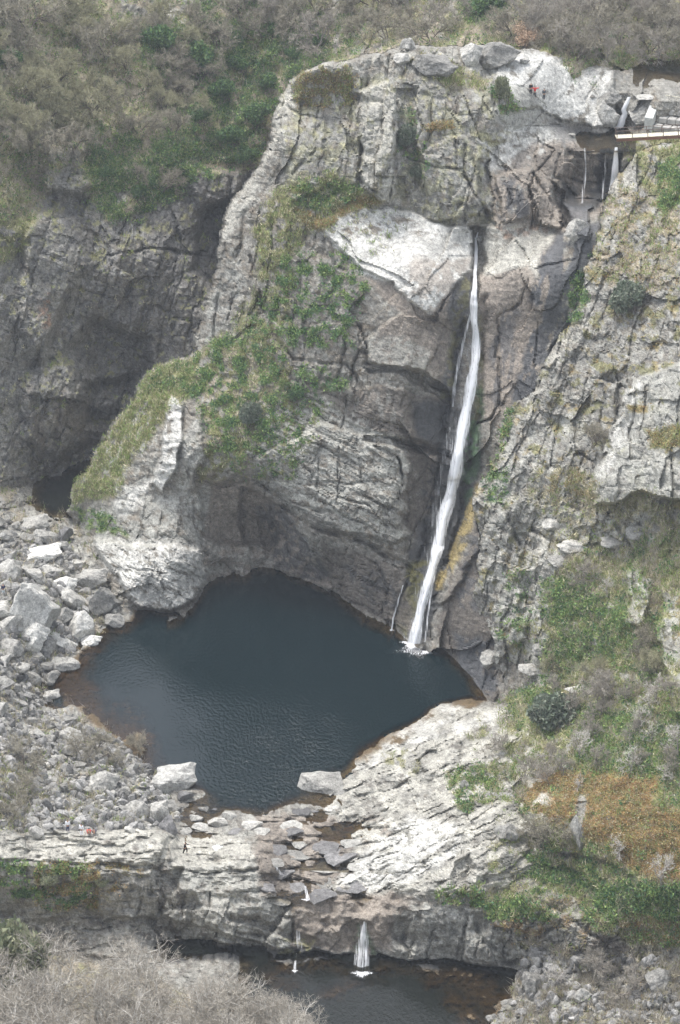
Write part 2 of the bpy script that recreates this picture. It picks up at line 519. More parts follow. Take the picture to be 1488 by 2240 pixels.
# hollows and ribs of the dark gorge
for poly, d in [([(150,760),(210,700),(330,740),(330,850),(220,860)], 4), ([(430,470),(540,420),(520,520),(470,640),(420,600)], 4),
                ([(60,480),(130,440),(190,560),(130,700),(90,800),(40,700)], -4), ([(60,820),(140,780),(190,860),(200,960),(120,1010),(60,960)], -3.5),
                ([(400,370),(540,365),(520,430),(430,450)], -3), ([(180,850),(300,820),(260,930),(190,930)], 3), ([(100,330),(170,310),(200,400),(190,430),(100,415)], -4)]:
    B.move(poly, d, 14)
B.groove([(240,560),(330,540),(480,570)], 1.5, 4); B.groove([(150,620),(250,655),(330,640)], 1.2, 4); B.groove([(300,480),(330,620),(300,760)], 1.2, 5)
B.geom()
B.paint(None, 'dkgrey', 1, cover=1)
B.paint(None, 'brown', .8, cover=.4, nsc=2.2, seed=4)
B.paint(rockL, 'paleg', .55, cover=.2, nsc=.9, seed=5, stretch=2, ang=70)
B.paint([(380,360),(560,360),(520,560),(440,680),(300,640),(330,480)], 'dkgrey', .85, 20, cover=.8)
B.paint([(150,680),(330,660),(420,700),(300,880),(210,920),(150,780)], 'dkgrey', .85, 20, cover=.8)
B.paint([(-200,560),(60,470),(150,440),(200,600),(180,800),(200,1000),(100,1050),(-200,1150)], 'grey', .8, 25, cover=.5)
B.paint([(150,860),(230,930),(210,1010),(60,1080),(0,1000),(40,920)], 'pinkdk', .7, 20, cover=.6)
B.paint([(80,650),(110,640),(110,720),(85,730)], 'orange', .5, 6, cover=.4)
B.paint([(-200,900),(60,930),(60,1120),(-200,1200)], 'grey', .7, 15, cover=.6)
B.paint(rockL, 'olive', .8, 10, cover=.3, nsc=2.0, seed=8, up=.62, scat=dict(grass=.4))
B.paint([(-200,350),(60,360),(80,460),(40,560),(-200,640)], 'olive', .9, 15, cover=.8, scat=dict(grass=1.0))
B.paint(veg_poly, 'litter', .95, 12, scat=dict(brush=.35, grass=.3, ivy=.12))
B.paint(veg_poly, 'olive', .8, 14, cover=.5, nsc=4, seed=11, scat=dict(grass=1.0, brush=.3))
B.paint([(-200,0),(260,0),(330,200),(250,330),(-200,420)], 'straw', .5, 20, cover=.5, nsc=3, seed=12, scat=dict(grass=.9))
B.paint([(380,20),(560,-20),(700,30),(720,150),(640,190),(600,290),(560,350),(460,380),(300,480),(190,440),(190,330),(330,330),(400,200)], 'dkgreen', .9, 22, cover=.6, nsc=3.0, seed=13, scat=dict(ivy=1.2))
B.paint([(190,280),(330,290),(420,300),(460,370),(330,450),(250,480),(200,430)], 'green', .9, 14, cover=.6, nsc=2.5, seed=14, scat=dict(ivy=.9))
B.paint([(300,60),(400,80),(400,170),(320,160)], 'dkgreen', .9, 15, cover=.8, scat=dict(ivy=1.0))
B.paint([(1000,-20),(1110,-20),(1100,40),(1020,50)], 'green', .9, 12, cover=.9, scat=dict(ivy=1.4))
B.paint([(740,40),(790,40),(790,130),(750,140)], 'green', .8, 12, cover=.6, scat=dict(ivy=1.0))
B.paint([(240,-10),(420,-30),(420,40),(330,80),(260,40)], 'grey', .9, 12, cover=.6, seed=15)
B.paint([(720,-200),(745,-200),(745,60),(742,150),(722,150),(728,60)], 'grey', .9, 5, cover=.8, seed=16, stretch=3, ang=85)
B.paint([(750,-20),(1000,-20),(1000,120),(760,130)], 'grey', .8, 20, cover=.3, nsc=1.6, seed=17)
B.paint([(100,330),(170,310),(200,400),(190,430),(100,415)], 'grey', .8, 10, cover=.7, seed=18)
B.paint([(250,420),(285,420),(285,450),(250,450)], 'grey', .9, 5, cover=.9, seed=19)
B.paint([(1380,130),(1640,110),(1640,200),(1380,200)], 'bed', .6, 8)

# ------------------------------------------------------------------ the central cliff with the plateau and the chute
wl = [(165,1140),(225,1245),(280,1315),(330,1335),(372,1342),(430,1312),(458,1270),(520,1257),(600,1246),(680,1267),(722,1292),(760,1322),(800,1347),(850,1367),(900,1400),(940,1414),(975,1440),(1030,1490),(1062,1528)]
C_CTRL = cpts([(z,x,y,0 if x > 300 else 1.5) for x, y in wl] + [(t,x,y+55,float(tau_z(x,y,0))-2) for x, y in wl[3:]] + [
 (t,150,1110,11),(t,60,1250,9),(t,200,1000,8),(t,250,1080,2),(t,170,1050,9),(t,300,860,5),(t,330,1000,-3),(t,390,880,-2),(t,400,1000,-7),(t,370,1120,-5),(t,330,1200,-7.5),(t,410,1230,-8),(t,260,1180,-1),
 (t,430,770,2),(t,500,700,-2),(t,480,560,1),(t,440,660,2),(t,520,880,-7),(t,560,1030,-9),(t,470,1160,-1),(t,560,1180,2),
 (t,600,300,-1),(t,640,190,0),(t,560,400,0),(t,620,600,-7),(t,700,900,-12),(t,700,700,-11),(t,640,450,-6),(t,700,300,-6),(t,700,200,-3),
 (t,700,1100,-12),(t,680,1200,-7),(t,820,1150,-15),(t,820,1270,-12.5),(t,900,1000,-14.5),(t,930,1150,-13),
 (z,700,145,65),(z,800,130,64.5),(z,900,120,64),(z,1000,130,62),(t,820,200,-5),(t,900,300,-7),(t,850,430,-8),(t,1000,300,-5),(t,1000,440,-7),(t,950,200,-3),(t,1080,250,-2),
 (z,1100,130,60),(z,1170,205,56.6),(z,1200,140,58.5),(z,1280,160,55.4),(z,1310,262,50.6),(z,1200,262,52.6),(z,1250,262,51.2),(z,1350,172,54.9),(z,1430,188,54.6),(z,1488,195,54.6),(z,1400,162,53.7),(z,1488,160,53.6),(z,1600,160,53.6),(z,1640,200,54.8),(z,1400,260,51.5),
 (z,1285,298,48.9),(z,1345,300,48.9),(t,1235,325,6.2),(t,1130,330,2),(t,1200,345,4),(z,1300,278,50.0),(t,1100,420,-5),(t,1180,420,0),(t,1200,500,-1.5),(t,1280,331,6.3),(t,1280,352,5.2),(t,1280,440,3),(t,1345,331,6.3),(t,1342,352,5.4),(t,1335,440,4),(t,1400,400,6),(t,1488,330,8),(t,1640,300,10),(z,1480,280,50.5),
 (t,880,470,-6),(t,1020,500,-5),(t,780,470,-8),(t,900,560,-13),(t,1000,620,-14),(t,960,780,-15),(t,850,760,-14.5),(t,750,560,-10),(t,1040,520,-4),(t,1040,600,-9.5),(t,1020,750,-11.5),(t,1000,900,-12.5),
 (t,1080,520,-7),(t,1120,600,-11),(t,1230,560,-8),(t,1180,750,-11),(t,1120,850,-13),(t,1080,950,-14),(t,1250,700,-10),(t,1290,480,-5),(t,960,1050,-13.5),(t,1010,1080,-14.5),(t,930,1250,-15),(t,990,1250,-18),(t,1050,1150,-19),(t,1060,1350,-26),(t,1150,1000,-16),(t,1300,700,-10),(t,1150,1400,-30),(t,1640,700,-5)])
C_OUT = [(1700,60),(1480,150),(1420,150),(1350,150),(1250,128),(1150,118),(1050,105),(960,112),(880,108),(760,135),(700,148),(665,162),(632,188),(612,235),(604,290),(590,330),(570,370),(545,410),(512,450),(488,500),(478,560),(465,620),(450,680),(433,735),(425,768),(390,782),(342,800),(315,832),(298,872),(284,897),(250,925),(225,970),(200,998),(190,1040),(170,1060),(155,1090),(148,1120),(165,1160),(185,1190),(200,1230),(240,1290),(290,1400),(400,1500),(1000,1650),(1160,1600),(1300,900),(1700,700)]
C = Relief('waterfall_cliff', 100, 1640, 60, 1600, STEP, C_CTRL, C_OUT, 5)
topface = [(600,180),(1090,150),(1070,500),(870,470),(780,440),(620,420)]
slabs = [(690,470),(780,450),(900,470),(1040,500),(1200,500),(1300,440),(1320,500),(1240,700),(1180,860),(1100,930),(1040,900),(990,860),(940,815),(800,800),(820,720),(780,620)]
foliL = [(540,860),(720,840),(900,940),(960,1000),(960,1340),(850,1380),(700,1300),(560,1130),(440,1060)]
topslab = [(1080,120),(1360,140),(1340,300),(1230,300),(1120,280),(1060,200)]
chute = [(880,900),(1000,680),(1070,700),(1100,950),(1060,1100),(1050,1520),(960,1460),(900,1400),(860,1350)]
C.rough('block', [(foliL, 'foliD', 16), (slabs, 'smooth', 12), (topslab, 'smooth', 12), ([(1060,300),(1340,290),(1350,460),(1240,520),(1080,490)], 'block', 10), (chute, 'smooth', 18),
                  ([(200,1150),(440,1180),(480,1270),(400,1350),(260,1330),(180,1230)], 'foliD', 10), ([(150,900),(440,780),(620,700),(600,1000),(440,1100),(150,1120)], 'soil', 30)])
mv = C.move
mv([(790,195),(850,180),(868,230),(862,420),(850,450),(806,415),(790,380)], -2.6, 3)              # square column
mv([(868,200),(905,190),(920,400),(880,440),(862,420)], 1.6, 5)
mv([(920,330),(1010,300),(1050,330),(1050,470),(940,480)], -1.2, 4)
mv([(605,300),(700,250),(720,400),(640,440)], -1.0, 6)
mv([(1050,350),(1075,350),(1080,500),(1050,500)], 2.2, 5)                                       # gully right of the face
mv([(1090,380),(1160,370),(1175,480),(1100,490)], -1.5, 4); mv([(1165,370),(1205,400),(1225,500),(1180,500)], -2.2, 3)
mv([(1210,400),(1235,420),(1240,500),(1222,500)], 2.8, 3); mv([(1240,330),(1320,340),(1310,450),(1240,430)], 2.2, 6)
mv([(1320,330),(1362,330),(1345,440),(1312,440)], 2.5, 4)                                       # cleft of the upper fall
mv([(1235,445),(1290,450),(1290,520),(1230,510)], -2.0, 4)                                      # dark boulder below
mv([(690,480),(790,450),(900,470),(1030,505),(1036,590),(1010,600),(960,690),(940,690),(860,620),(760,560)], -1.2, 4)
C.groove([(960,505),(985,540),(1000,590)], .4, 3)  # pale slab
mv([(800,740),(880,690),(960,700),(990,640),(1000,700),(985,860),(930,810),(860,800),(810,790)], -1.6, 2)              # lower slab lip
mv([(805,800),(930,815),(990,865),(985,885),(920,845),(860,815),(810,812)], 1.6, 3)               # dark undercut
mv([(1028,505),(1056,505),(1052,600),(1045,680),(1030,680),(1034,600)], 2.6, 4)                  # notch at the lip
mv([(730,830),(860,850),(960,880),(975,980),(860,955),(740,915)], -.5, 5)
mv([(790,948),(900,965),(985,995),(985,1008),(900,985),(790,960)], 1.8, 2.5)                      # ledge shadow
mv([(560,1000),(700,930),(860,960),(895,1000),(895,1170),(860,1190),(720,1160),(600,1080)], -1.2, 5)
C.groove([(872,1000),(880,1060),(868,1090)], 2.0, 3.5); C.groove([(760,860),(750,930),(735,1100)], .8, 3)
for _l, _d, _w in [([(864, 200), (864, 270), (861, 370), (850, 445)], 1.6, 4), ([(979, 280), (999, 320), (994, 370), (1019, 375)], 1.0, 3), ([(1014, 210), (1044, 280), (1054, 310)], 1.2, 3), ([(1014, 320), (1016, 380), (1044, 430), (1069, 490)], 1.6, 4), ([(894, 345), (964, 370), (1014, 368)], 0.9, 3), ([(794, 175), (792, 280), (782, 390), (839, 430)], 1.6, 4), ([(905, 190), (925, 280), (905, 330)], 0.9, 3), ([(884, 480), (879, 550)], 0.7, 2.5), ([(1164, 380), (1194, 415), (1234, 495)], 2.2, 5), ([(1109, 395), (1119, 440), (1101, 480)], 1.2, 3.5), ([(1169, 415), (1164, 505)], 1.6, 4), ([(1224, 340), (1214, 390), (1309, 400)], 1.2, 3.5), ([(1180, 310), (1215, 330), (1170, 375)], 1.0, 3), ([(1240, 400), (1260, 430), (1320, 445)], 1.2, 4), ([(804, 790), (869, 805), (979, 860)], 1.6, 4), ([(839, 955), (919, 980), (985, 1003)], 1.4, 3.5), ([(1089, 700), (1094, 810), (1099, 880)], 1.0, 4), ([(1154, 610), (1139, 665), (1090, 695)], 1.2, 3.5), ([(1179, 710), (1169, 800)], 0.8, 3), ([(1099, 885), (1070, 920), (1045, 925)], 1.6, 4), ([(1120, 520), (1170, 590), (1260, 560)], 0.8, 3), ([(620, 235), (700, 260), (690, 330), (640, 380)], 0.9, 4), ([(545, 560), (570, 640), (540, 720), (500, 760)], 1.2, 6), ([(565, 640), (600, 740), (640, 790)], 1.2, 6), ([(640, 790), (760, 800), (800, 850)], 1.2, 5), ([(430, 1050), (480, 1065), (560, 1050), (640, 1110), (740, 1165)], 1.2, 5), ([(640, 905), (700, 950), (780, 985)], 0.8, 3), ([(700, 1000), (690, 1100)], 0.8, 3), ([(780, 960), (790, 1060), (840, 1090)], 0.7, 3), ([(640, 1000), (700, 1050), (820, 1060)], 0.7, 3), ([(740, 1080), (800, 1100), (850, 1160)], 0.8, 3), ([(650, 1180), (760, 1250), (850, 1300)], 0.9, 4), ([(760, 1200), (740, 1290)], 0.8, 3), ([(820, 1230), (850, 1290), (840, 1350)], 0.9, 4), ([(320, 1190), (340, 1240), (360, 1290)], 0.8, 3), ([(280, 1240), (340, 1250), (420, 1260)], 0.7, 3), ([(1320, 165), (1290, 200), (1275, 225)], 1.0, 3), ([(1085, 175), (1085, 240), (1110, 290)], 1.2, 4), ([(1110, 235), (1180, 240), (1225, 265)], 1.0, 3), ([(1130, 280), (1225, 275)], 0.8, 3)]:
    C.groove(_l, _d, _w)
mv([(1085,130),(1350,150),(1345,278),(1225,262),(1180,235),(1110,240),(1090,190)], -1.0, 4)
C.groove([(620,1110),(700,1160),(800,1190),(870,1230),(900,1240)], 2.6, 7)                      # oblique cleft
C.groove([(560,1050),(640,1100),(760,1130)], 1.0, 5)
mv([(432,1050),(470,1060),(540,1048),(575,1075),(600,1180),(560,1240),(470,1250),(450,1200),(440,1120)], 1.5, 7, fade=(1150,1225))
mv([(530,1065),(575,1080),(610,1120),(660,1180),(700,1235),(715,1285),(690,1262),(620,1236),(560,1220),(520,1150)], 2.6, 4, fade=(1160,1235))
mv([(560,1130),(590,1130),(625,1180),(640,1245),(590,1245),(570,1190)], 2.0, 4, fade=(1170,1235))
mv([(595,1165),(625,1185),(625,1245),(600,1245)], -1.0, 3, fade=(1190,1240))
mv([(450,1180),(560,1190),(580,1220),(560,1245),(460,1262)], -2.2, 8, fade=(1215,1250))
mv([(600,1240),(680,1250),(720,1280),(715,1300),(640,1275)], -1.2, 4)
mv([(205,1180),(300,1190),(440,1200),(458,1255),(430,1310),(372,1338),(310,1325),(262,1280)], -2.6, 5)   # pale toe boulder
mv([(370,870),(398,880),(402,960),(392,1010),(345,1080),(328,1060),(355,1000),(365,930)], -1.8, 3)       # white rib
mv([(400,960),(440,880),(450,1000),(420,1060)], -1.2, 6)
mv([(900,700),(1015,700),(1000,900),(960,1100),(930,1240),(880,1240),(900,1050)], 1.0, 14)
for l in ([(1010,700),(985,860),(950,1100),(905,1300)], [(1062,650),(1048,900),(1000,1150),(950,1330)]): C.groove(l, 1.2, 9)
mv([(1050,1060),(1075,1050),(1060,1180),(1010,1260),(985,1320),(960,1330),(1000,1180)], -1.5, 5)
C.groove([(905,1240),(880,1300),(862,1370)], 1.2, 5); C.groove([(980,1290),(950,1350),(945,1400)], 1.0, 5)
C.geom()
p = C.paint
p(None, 'grey', .5, cover=.4, nsc=2); p(None, 'paleg', .55, cover=.3, nsc=.8, seed=21)
p(topface, 'grey', .85, 12, cover=.8, nsc=2, seed=22, stretch=2, ang=80); p(topface, 'paleg', .6, 12, cover=.4, nsc=.9, seed=23, stretch=2.5, ang=80)
p(topface, 'olive', .4, 12, cover=.4, nsc=2.4, seed=124); p(None, 'earth', .4, cover=.2, nsc=2.0, seed=125); p(topface, 'yellow', .5, 12, cover=.1, nsc=1.0, seed=24)
p([(790,195),(850,180),(868,230),(862,420),(850,450),(806,415),(790,380)], 'pale', .8, 5, cover=.8, seed=25, stretch=3, ang=88)
p([(610,235),(632,185),(700,145),(740,160),(640,240),(615,300),(590,340),(540,470),(500,530),(480,520),(510,450),(590,330)], 'pale', .85, 8, cover=.8, seed=26)
p([(480,600),(520,560),(540,640),(470,740),(430,765),(450,680)], 'paleg', .8, 10, cover=.5, seed=27)
p([(660,160),(760,140),(780,190),(770,230),(650,230),(630,210)], 'earth', .8, 8, cover=.6, seed=28, scat=dict(grass=.9, moss=.5))
p([(930,160),(1000,155),(1075,170),(1060,195),(980,190)], 'litter', .9, 5, cover=.8, seed=29, scat=dict(grass=1.2))
p([(870,130),(940,120),(1000,140),(900,165)], 'earth', .7, 8, cover=.5, seed=30, scat=dict(grass=.6))
p([(700,140),(1100,100),(1140,130),(1100,160),(930,150),(720,158)], 'pale', .8, 6, cover=.6, seed=31)
p([(1060,140),(1150,120),(1340,150),(1350,200),(1320,275),(1220,265),(1150,235),(1100,180)], 'white', .95, 7, cover=.9, nsc=2.5, seed=32)
p([(1085,180),(1170,190),(1185,270),(1230,280),(1230,300),(1100,290),(1080,230)], 'paleg', .85, 6, seed=33)
p([(1085,190),(1110,180),(1140,240),(1100,250)], 'moss', .9, 8, cover=.7, seed=34, scat=dict(ivy=.5))
p([(1050,300),(1150,270),(1230,290),(1190,330),(1140,370),(1060,360)], 'white', .8, 7, cover=.8, seed=35); p([(1040,290),(1110,290),(1070,330),(1040,350)], 'yellow', .6, 8, cover=.6, seed=36)
p([(1340,160),(1640,180),(1640,260),(1400,260),(1320,230)], 'grey', .8, 8, cover=.8, seed=37)
p([(1200,270),(1370,280),(1370,320),(1220,320)], 'dkgrey', .8, 8, seed=38, wet=.6)
p([(1160,310),(1250,310),(1340,330),(1350,440),(1240,500),(1200,520),(1080,500),(1070,400)], 'pink', .85, 8, cover=.9, seed=39, wet=.3)
p([(1085,395),(1150,385),(1165,480),(1090,490)], 'wetblue', .8, 6, cover=.7, seed=40, wet=.6, stretch=3, ang=88)
p([(1180,310),(1270,320),(1240,390),(1170,370)], 'pinkdk', .8, 6, cover=.8, seed=41, wet=.4)
p([(1235,400),(1320,420),(1300,460),(1230,450)], 'wet', .9, 6, wet=.8, seed=42); p([(1262,320),(1290,320),(1285,440),(1262,440)], 'pinkdk', .8, 5, wet=.8); p([(1310,330),(1362,325),(1345,445),(1300,440)], 'wet', .95, 4, wet=.9)  # first patch paints the shade of the recess into the wet rock colour
p([(1235,445),(1290,450),(1290,520),(1240,510)], 'wetblue', .8, 4, wet=.5); p([(1220,440),(1240,450),(1245,500),(1220,500)], 'black', .7, 4, wet=.5)
p([(690,470),(780,450),(900,470),(1033,505),(1036,590),(1010,600),(960,690),(935,690),(860,620),(790,590),(740,545)], 'white', .97, 4, seed=43)
p([(900,560),(1036,560),(1010,620),(960,690),(935,690),(880,630)], 'pink', .7, 12, cover=.7, nsc=3, seed=143)
p([(690,470),(800,450),(900,480),(860,560),(760,545),(700,520)], 'dkgrey', .8, 8, cover=.2, nsc=.9, seed=144, stretch=2, ang=-30, scat=dict(grass=.5))
p([(700,490),(880,480),(1010,540),(900,520),(760,520)], 'earth', .75, 10, cover=.2, nsc=1.0, seed=44, stretch=2.5, ang=-20)
p([(790,600),(860,625),(940,690),(1000,620),(1025,600),(1010,700),(985,850),(930,810),(810,790),(830,720),(880,690)], 'pink', .9, 6, seed=45, wet=.15)
p([(810,735),(880,740),(940,770),(930,810),(860,800),(810,790)], 'pale', .7, 6, cover=.8, seed=46)
p([(1055,600),(1170,560),(1230,520),(1240,620),(1190,760),(1160,860),(1060,920),(1050,760)], 'pink', .9, 10, seed=147)
p([(1055,505),(1130,495),(1210,505),(1190,560),(1160,650),(1080,660),(1050,620)], 'pale', .95, 8, cover=.9, nsc=3, seed=47); p([(1070,500),(1200,505),(1190,520),(1090,515)], 'orange', .35, 5, cover=.6, seed=48)
p([(1050,600),(1160,580),(1190,640),(1150,850),(1090,930),(1045,890),(1060,760)], 'pink', .9, 6, seed=49, wet=.3, stretch=3, ang=80)
p([(1150,640),(1210,520),(1320,470),(1260,700),(1190,850),(1120,900),(1140,760),(1180,680)], 'wetblue', .95, 8, cover=.8, nsc=2, seed=50, wet=.55, stretch=3, ang=75)
p([(1070,690),(1130,670),(1120,880),(1085,900)], 'wetblue', .7, 8, cover=.5, seed=51, wet=.5, stretch=4, ang=82)
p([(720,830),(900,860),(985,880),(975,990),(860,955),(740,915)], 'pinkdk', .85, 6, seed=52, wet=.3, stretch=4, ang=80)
p([(720,840),(860,860),(880,930),(740,910)], 'paleg', .45, 8, cover=.4, nsc=.8, seed=53, stretch=4, ang=84)
p([(930,700),(1010,620),(1025,600),(1000,860),(980,900),(960,860)], 'pinkdk', .8, 10, cover=.9, wet=.5, seed=54)
p([(900,880),(985,880),(1050,900),(1060,1000),(1030,1100),(990,1200),(940,1400),(870,1380),(890,1220),(920,1080),(905,960)], 'wet', .95, 10, wet=.85, seed=55)
p([(985,620),(1032,600),(1030,700),(1000,860),(975,900),(960,840),(985,760)], 'wetblue', .8, 8, cover=.9, seed=155, wet=.6)
p([(895,960),(960,980),(950,1120),(900,1180),(870,1100)], 'pinkdk', .85, 8, cover=.8, wet=.5, seed=56)
p([(1010,600),(1035,620),(1000,760),(985,880),(965,870),(990,720)], 'algae', .6, 6, cover=.6, wet=.6, seed=57); p([(1048,650),(1060,760),(1055,860),(1035,960),(1030,900)], 'algae', .7, 6, cover=.7, wet=.5, seed=58)
p([(1040,840),(1060,850),(1050,1000),(1020,1100),(1010,1020)], 'dkgreen', .7, 8, cover=.7, seed=59, wet=.5)
p([(1045,1050),(1062,1060),(1040,1150),(1000,1230),(970,1290),(950,1290),(985,1200),(1010,1120)], 'ochre', .9, 5, cover=.9, seed=60, wet=.4, stretch=3, ang=70)
p([(895,1230),(940,1230),(925,1330),(890,1390),(865,1370)], 'algae', .7, 6, cover=.7, seed=61, wet=.5)
p([(1060,1070),(1090,1050),(1090,1300),(1080,1540),(1040,1500),(960,1430),(970,1330),(1010,1230)], 'pinkdk', .95, 8, seed=62, wet=.4, stretch=3, ang=78)
p([(990,1390),(1080,1400),(1080,1500),(1060,1520),(1000,1470)], 'wetblue', .9, 8, cover=.9, seed=63, wet=.5); p([(1000,1130),(1060,1150),(1050,1350),(1000,1330)], 'wetblue', .7, 6, cover=.4, seed=64, wet=.5)
p([(540,880),(700,870),(870,960),(895,1000),(890,1180),(840,1190),(700,1150),(560,1060)], 'paleg', .85, 10, cover=.6, nsc=1.0, seed=65, stretch=2, ang=-25)
p([(560,880),(700,880),(700,960),(640,1080),(540,1000)], 'pale', .8, 10, cover=.4, nsc=.9, seed=66, stretch=2, ang=-25)
p([(700,1190),(880,1240),(920,1380),(850,1370),(760,1320),(700,1260)], 'pinkdk', .85, 10, seed=67, wet=.3, stretch=2, ang=-25)
p([(740,1230),(860,1260),(880,1330),(790,1320)], 'wetblue', .55, 8, cover=.5, seed=68, wet=.3)
p([(430,1050),(560,1050),(640,1140),(720,1290),(600,1246),(460,1270)], 'pink', .8, 8, seed=69); p([(450,1180),(580,1200),(600,1240),(460,1262)], 'paleg', .6, 8, cover=.6, seed=70)
p([(560,1100),(620,1110),(720,1250),(700,1270),(600,1246)], 'wetblue', .7, 6, cover=.7, seed=71)
p([(200,1170),(300,1180),(440,1190),(465,1255),(430,1310),(372,1332),(310,1325),(250,1280)], 'white', .8, 6, cover=.8, nsc=.9, seed=72, stretch=2, ang=-25)
p([(290,1310),(372,1332),(440,1300),(430,1320),(372,1345),(300,1330)], 'pinkdk', .7, 5, seed=73, wet=.4)
p([(160,1120),(300,1090),(460,1060),(450,1190),(300,1200),(190,1190)], 'paleg', .8, 10, cover=.7, seed=74)
# plants on the cliff
p([(430,780),(500,720),(560,700),(640,800),(640,900),(560,960),(500,1040),(440,1060),(440,900),(400,830)], 'moss', .85, 14, cover=.5, nsc=1.8, seed=75, scat=dict(grass=.35))
p([(430,780),(500,720),(600,760),(640,860),(560,960),(480,1000),(440,900),(390,830)], 'litter', .8, 14, cover=.4, nsc=1.6, seed=176, scat=dict(brush=.6,grass=.3))
p([(430,780),(560,700),(620,780),(600,960),(480,1000),(440,900),(390,830)], 'green', .9, 14, cover=.3, nsc=1.6, seed=76, scat=dict(ivy=.7))
p([(480,1000),(620,880),(720,880),(640,1050),(520,1050)], 'moss', .8, 12, cover=.3, nsc=1.0, seed=77, scat=dict(ivy=.4))
p([(560,500),(600,420),(700,370),(800,420),(840,440),(760,460),(690,490),(640,560),(560,620)], 'moss', .8, 12, cover=.7, nsc=2.0, seed=78, scat=dict(grass=.7))
p([(640,460),(720,470),(800,430),(840,440),(760,465),(690,500)], 'ochre', .9, 6, cover=.8, seed=79, scat=dict(moss=.6)); p([(650,390),(720,400),(800,415),(790,440),(650,460)], 'green2', .8, 10, cover=.5, seed=80, scat=dict(ivy=.5))
p([(620,560),(790,560),(800,640),(760,760),(640,760),(560,700)], 'green', .85, 10, cover=.3, nsc=1.4, seed=81, scat=dict(ivy=.8))
p([(560,620),(640,560),(640,760),(560,780),(520,700)], 'moss', .7, 10, cover=.5, nsc=1.6, seed=82, scat=dict(grass=.4))
p([(300,870),(340,800),(430,780),(420,860),(370,900),(300,1000),(250,1080),(160,1100),(190,1030),(230,960)], 'olive', .95, 10, cover=.9, nsc=2.0, seed=83, scat=dict(grass=1.3))
p([(310,830),(400,790),(430,800),(400,850),(320,860)], 'green2', .7, 8, cover=.6, seed=84, scat=dict(grass=1.0, ivy=.3))
p([(230,930),(320,880),(350,960),(330,1060),(260,1090),(220,1030)], 'paleg', .8, 8, cover=.3, nsc=.9, seed=85, stretch=2, ang=75)
p([(150,1110),(230,1120),(280,1170),(200,1170)], 'green2', .8, 8, cover=.5, seed=86, scat=dict(ivy=.4))
p([(372,868),(398,880),(402,960),(392,1010),(345,1080),(328,1060),(355,1000),(365,930)], 'white', .9, 4, cover=.9, seed=87); p([(405,960),(440,890),(445,1000),(400,1080),(380,1060)], 'paleg', .8, 6, cover=.7, seed=88, stretch=2, ang=75)
p([(250,1080),(330,1050),(320,1100),(260,1130)], 'white', .8, 6, cover=.8, seed=89)
p([(870,240),(930,240),(940,400),(880,380)], 'dkgreen', .5, 10, cover=.2, seed=90, scat=dict(ivy=.5)); p([(925,275),(980,275),(980,290),(925,288)], 'moss', .9, 4, cover=.8, seed=91, scat=dict(moss=.8))
p([(600,840),(700,800),(760,840),(700,870),(620,880)], 'green', .6, 10, cover=.4, seed=92, scat=dict(ivy=.5))
p([(1360,300),(1640,290),(1640,420),(1400,420)], 'olive', .85, 8, cover=.8, seed=93, scat=dict(grass=.9, brush=.3))
p([(1240,640),(1290,560),(1300,640),(1260,720)], 'green', .8, 8, cover=.6, seed=94, scat=dict(ivy=.6))

# ------------------------------------------------------------------ the ridge and slope on the right
R_OUT = [(1700,240),(1490,300),(1420,318),(1385,340),(1372,372),(1345,405),(1314,455),(1300,520),(1290,580),(1272,640),(1252,700),(1230,730),(1200,770),(1180,810),(1165,850),(1110,900),(1090,940),(1075,990),(1055,1050),(1032,1095),(1042,1160),(1045,1200),(1040,1260),(1036,1310),(1045,1360),(1076,1400),(1080,1450),(1078,1500),(1085,1545),(1100,1600),(1085,1680),(1130,1760),(1145,1840),(1130,1880),(1080,1920),(1050,1960),(1070,2010),(1110,2060),(1140,2100),(1120,2170),(1090,2210),(1050,2260),(1040,2450),(1700,2450)]
R_CTRL = cpts([(t,1040,1100,-24),(t,1200,770,-19),(t,1300,520,-13),(t,1385,350,-7),(t,1488,320,-6),(t,1640,300,-8),(t,1400,600,-21),(t,1480,450,-14),(t,1300,900,-27),(t,1400,850,-31),(t,1200,1000,-26),(t,1090,1000,-22),(t,1110,1200,-27),(t,1060,1300,-27),
 (z,1080,1535,0),(z,1090,1460,3),(t,1100,1380,-29),(t,1200,1300,-33),(t,1400,1200,-40),(t,1488,1000,-40),(t,1640,1000,-46),(t,1640,1300,-58),(t,1300,1400,-43),(z,1200,1560,6),(z,1400,1500,14),(z,1110,1620,4),(z,1200,1750,6.5),(z,1400,1700,13),(z,1488,1600,18),(z,1640,1600,24),
 (z,1140,1800,4.5),(z,1150,1880,3),(z,1300,1830,7.5),(z,1250,1890,2.5),(z,1450,1900,10),(z,1100,1990,1.5),(z,1200,1990,1.5),(z,1220,2080,-4),(z,1320,2040,0),(z,1450,2030,3),(z,1330,2120,-6),(z,1150,2130,-8),(z,1250,2200,-6),(z,1400,2150,-3),(z,1488,2080,1),(z,1100,2230,-9),(z,1450,2235,-3),(z,1640,2100,4),(z,1050,2400,-10),(z,1400,2400,-6),(z,1700,2400,-2),(z,1640,1850,15)])
R = Relief('right_hand_ridge', 980, 1640, 240, 2330, STEP, R_CTRL, R_OUT, 9)
slope_green = [(1120,1420),(1200,1300),(1260,1200),(1640,1150),(1640,2080),(1380,2060),(1240,2000),(1060,1960),(1150,1880),(1100,1750),(1090,1600)]
R.T += 1.6*fbm(R.U/9, R.V/9, 3, 55)
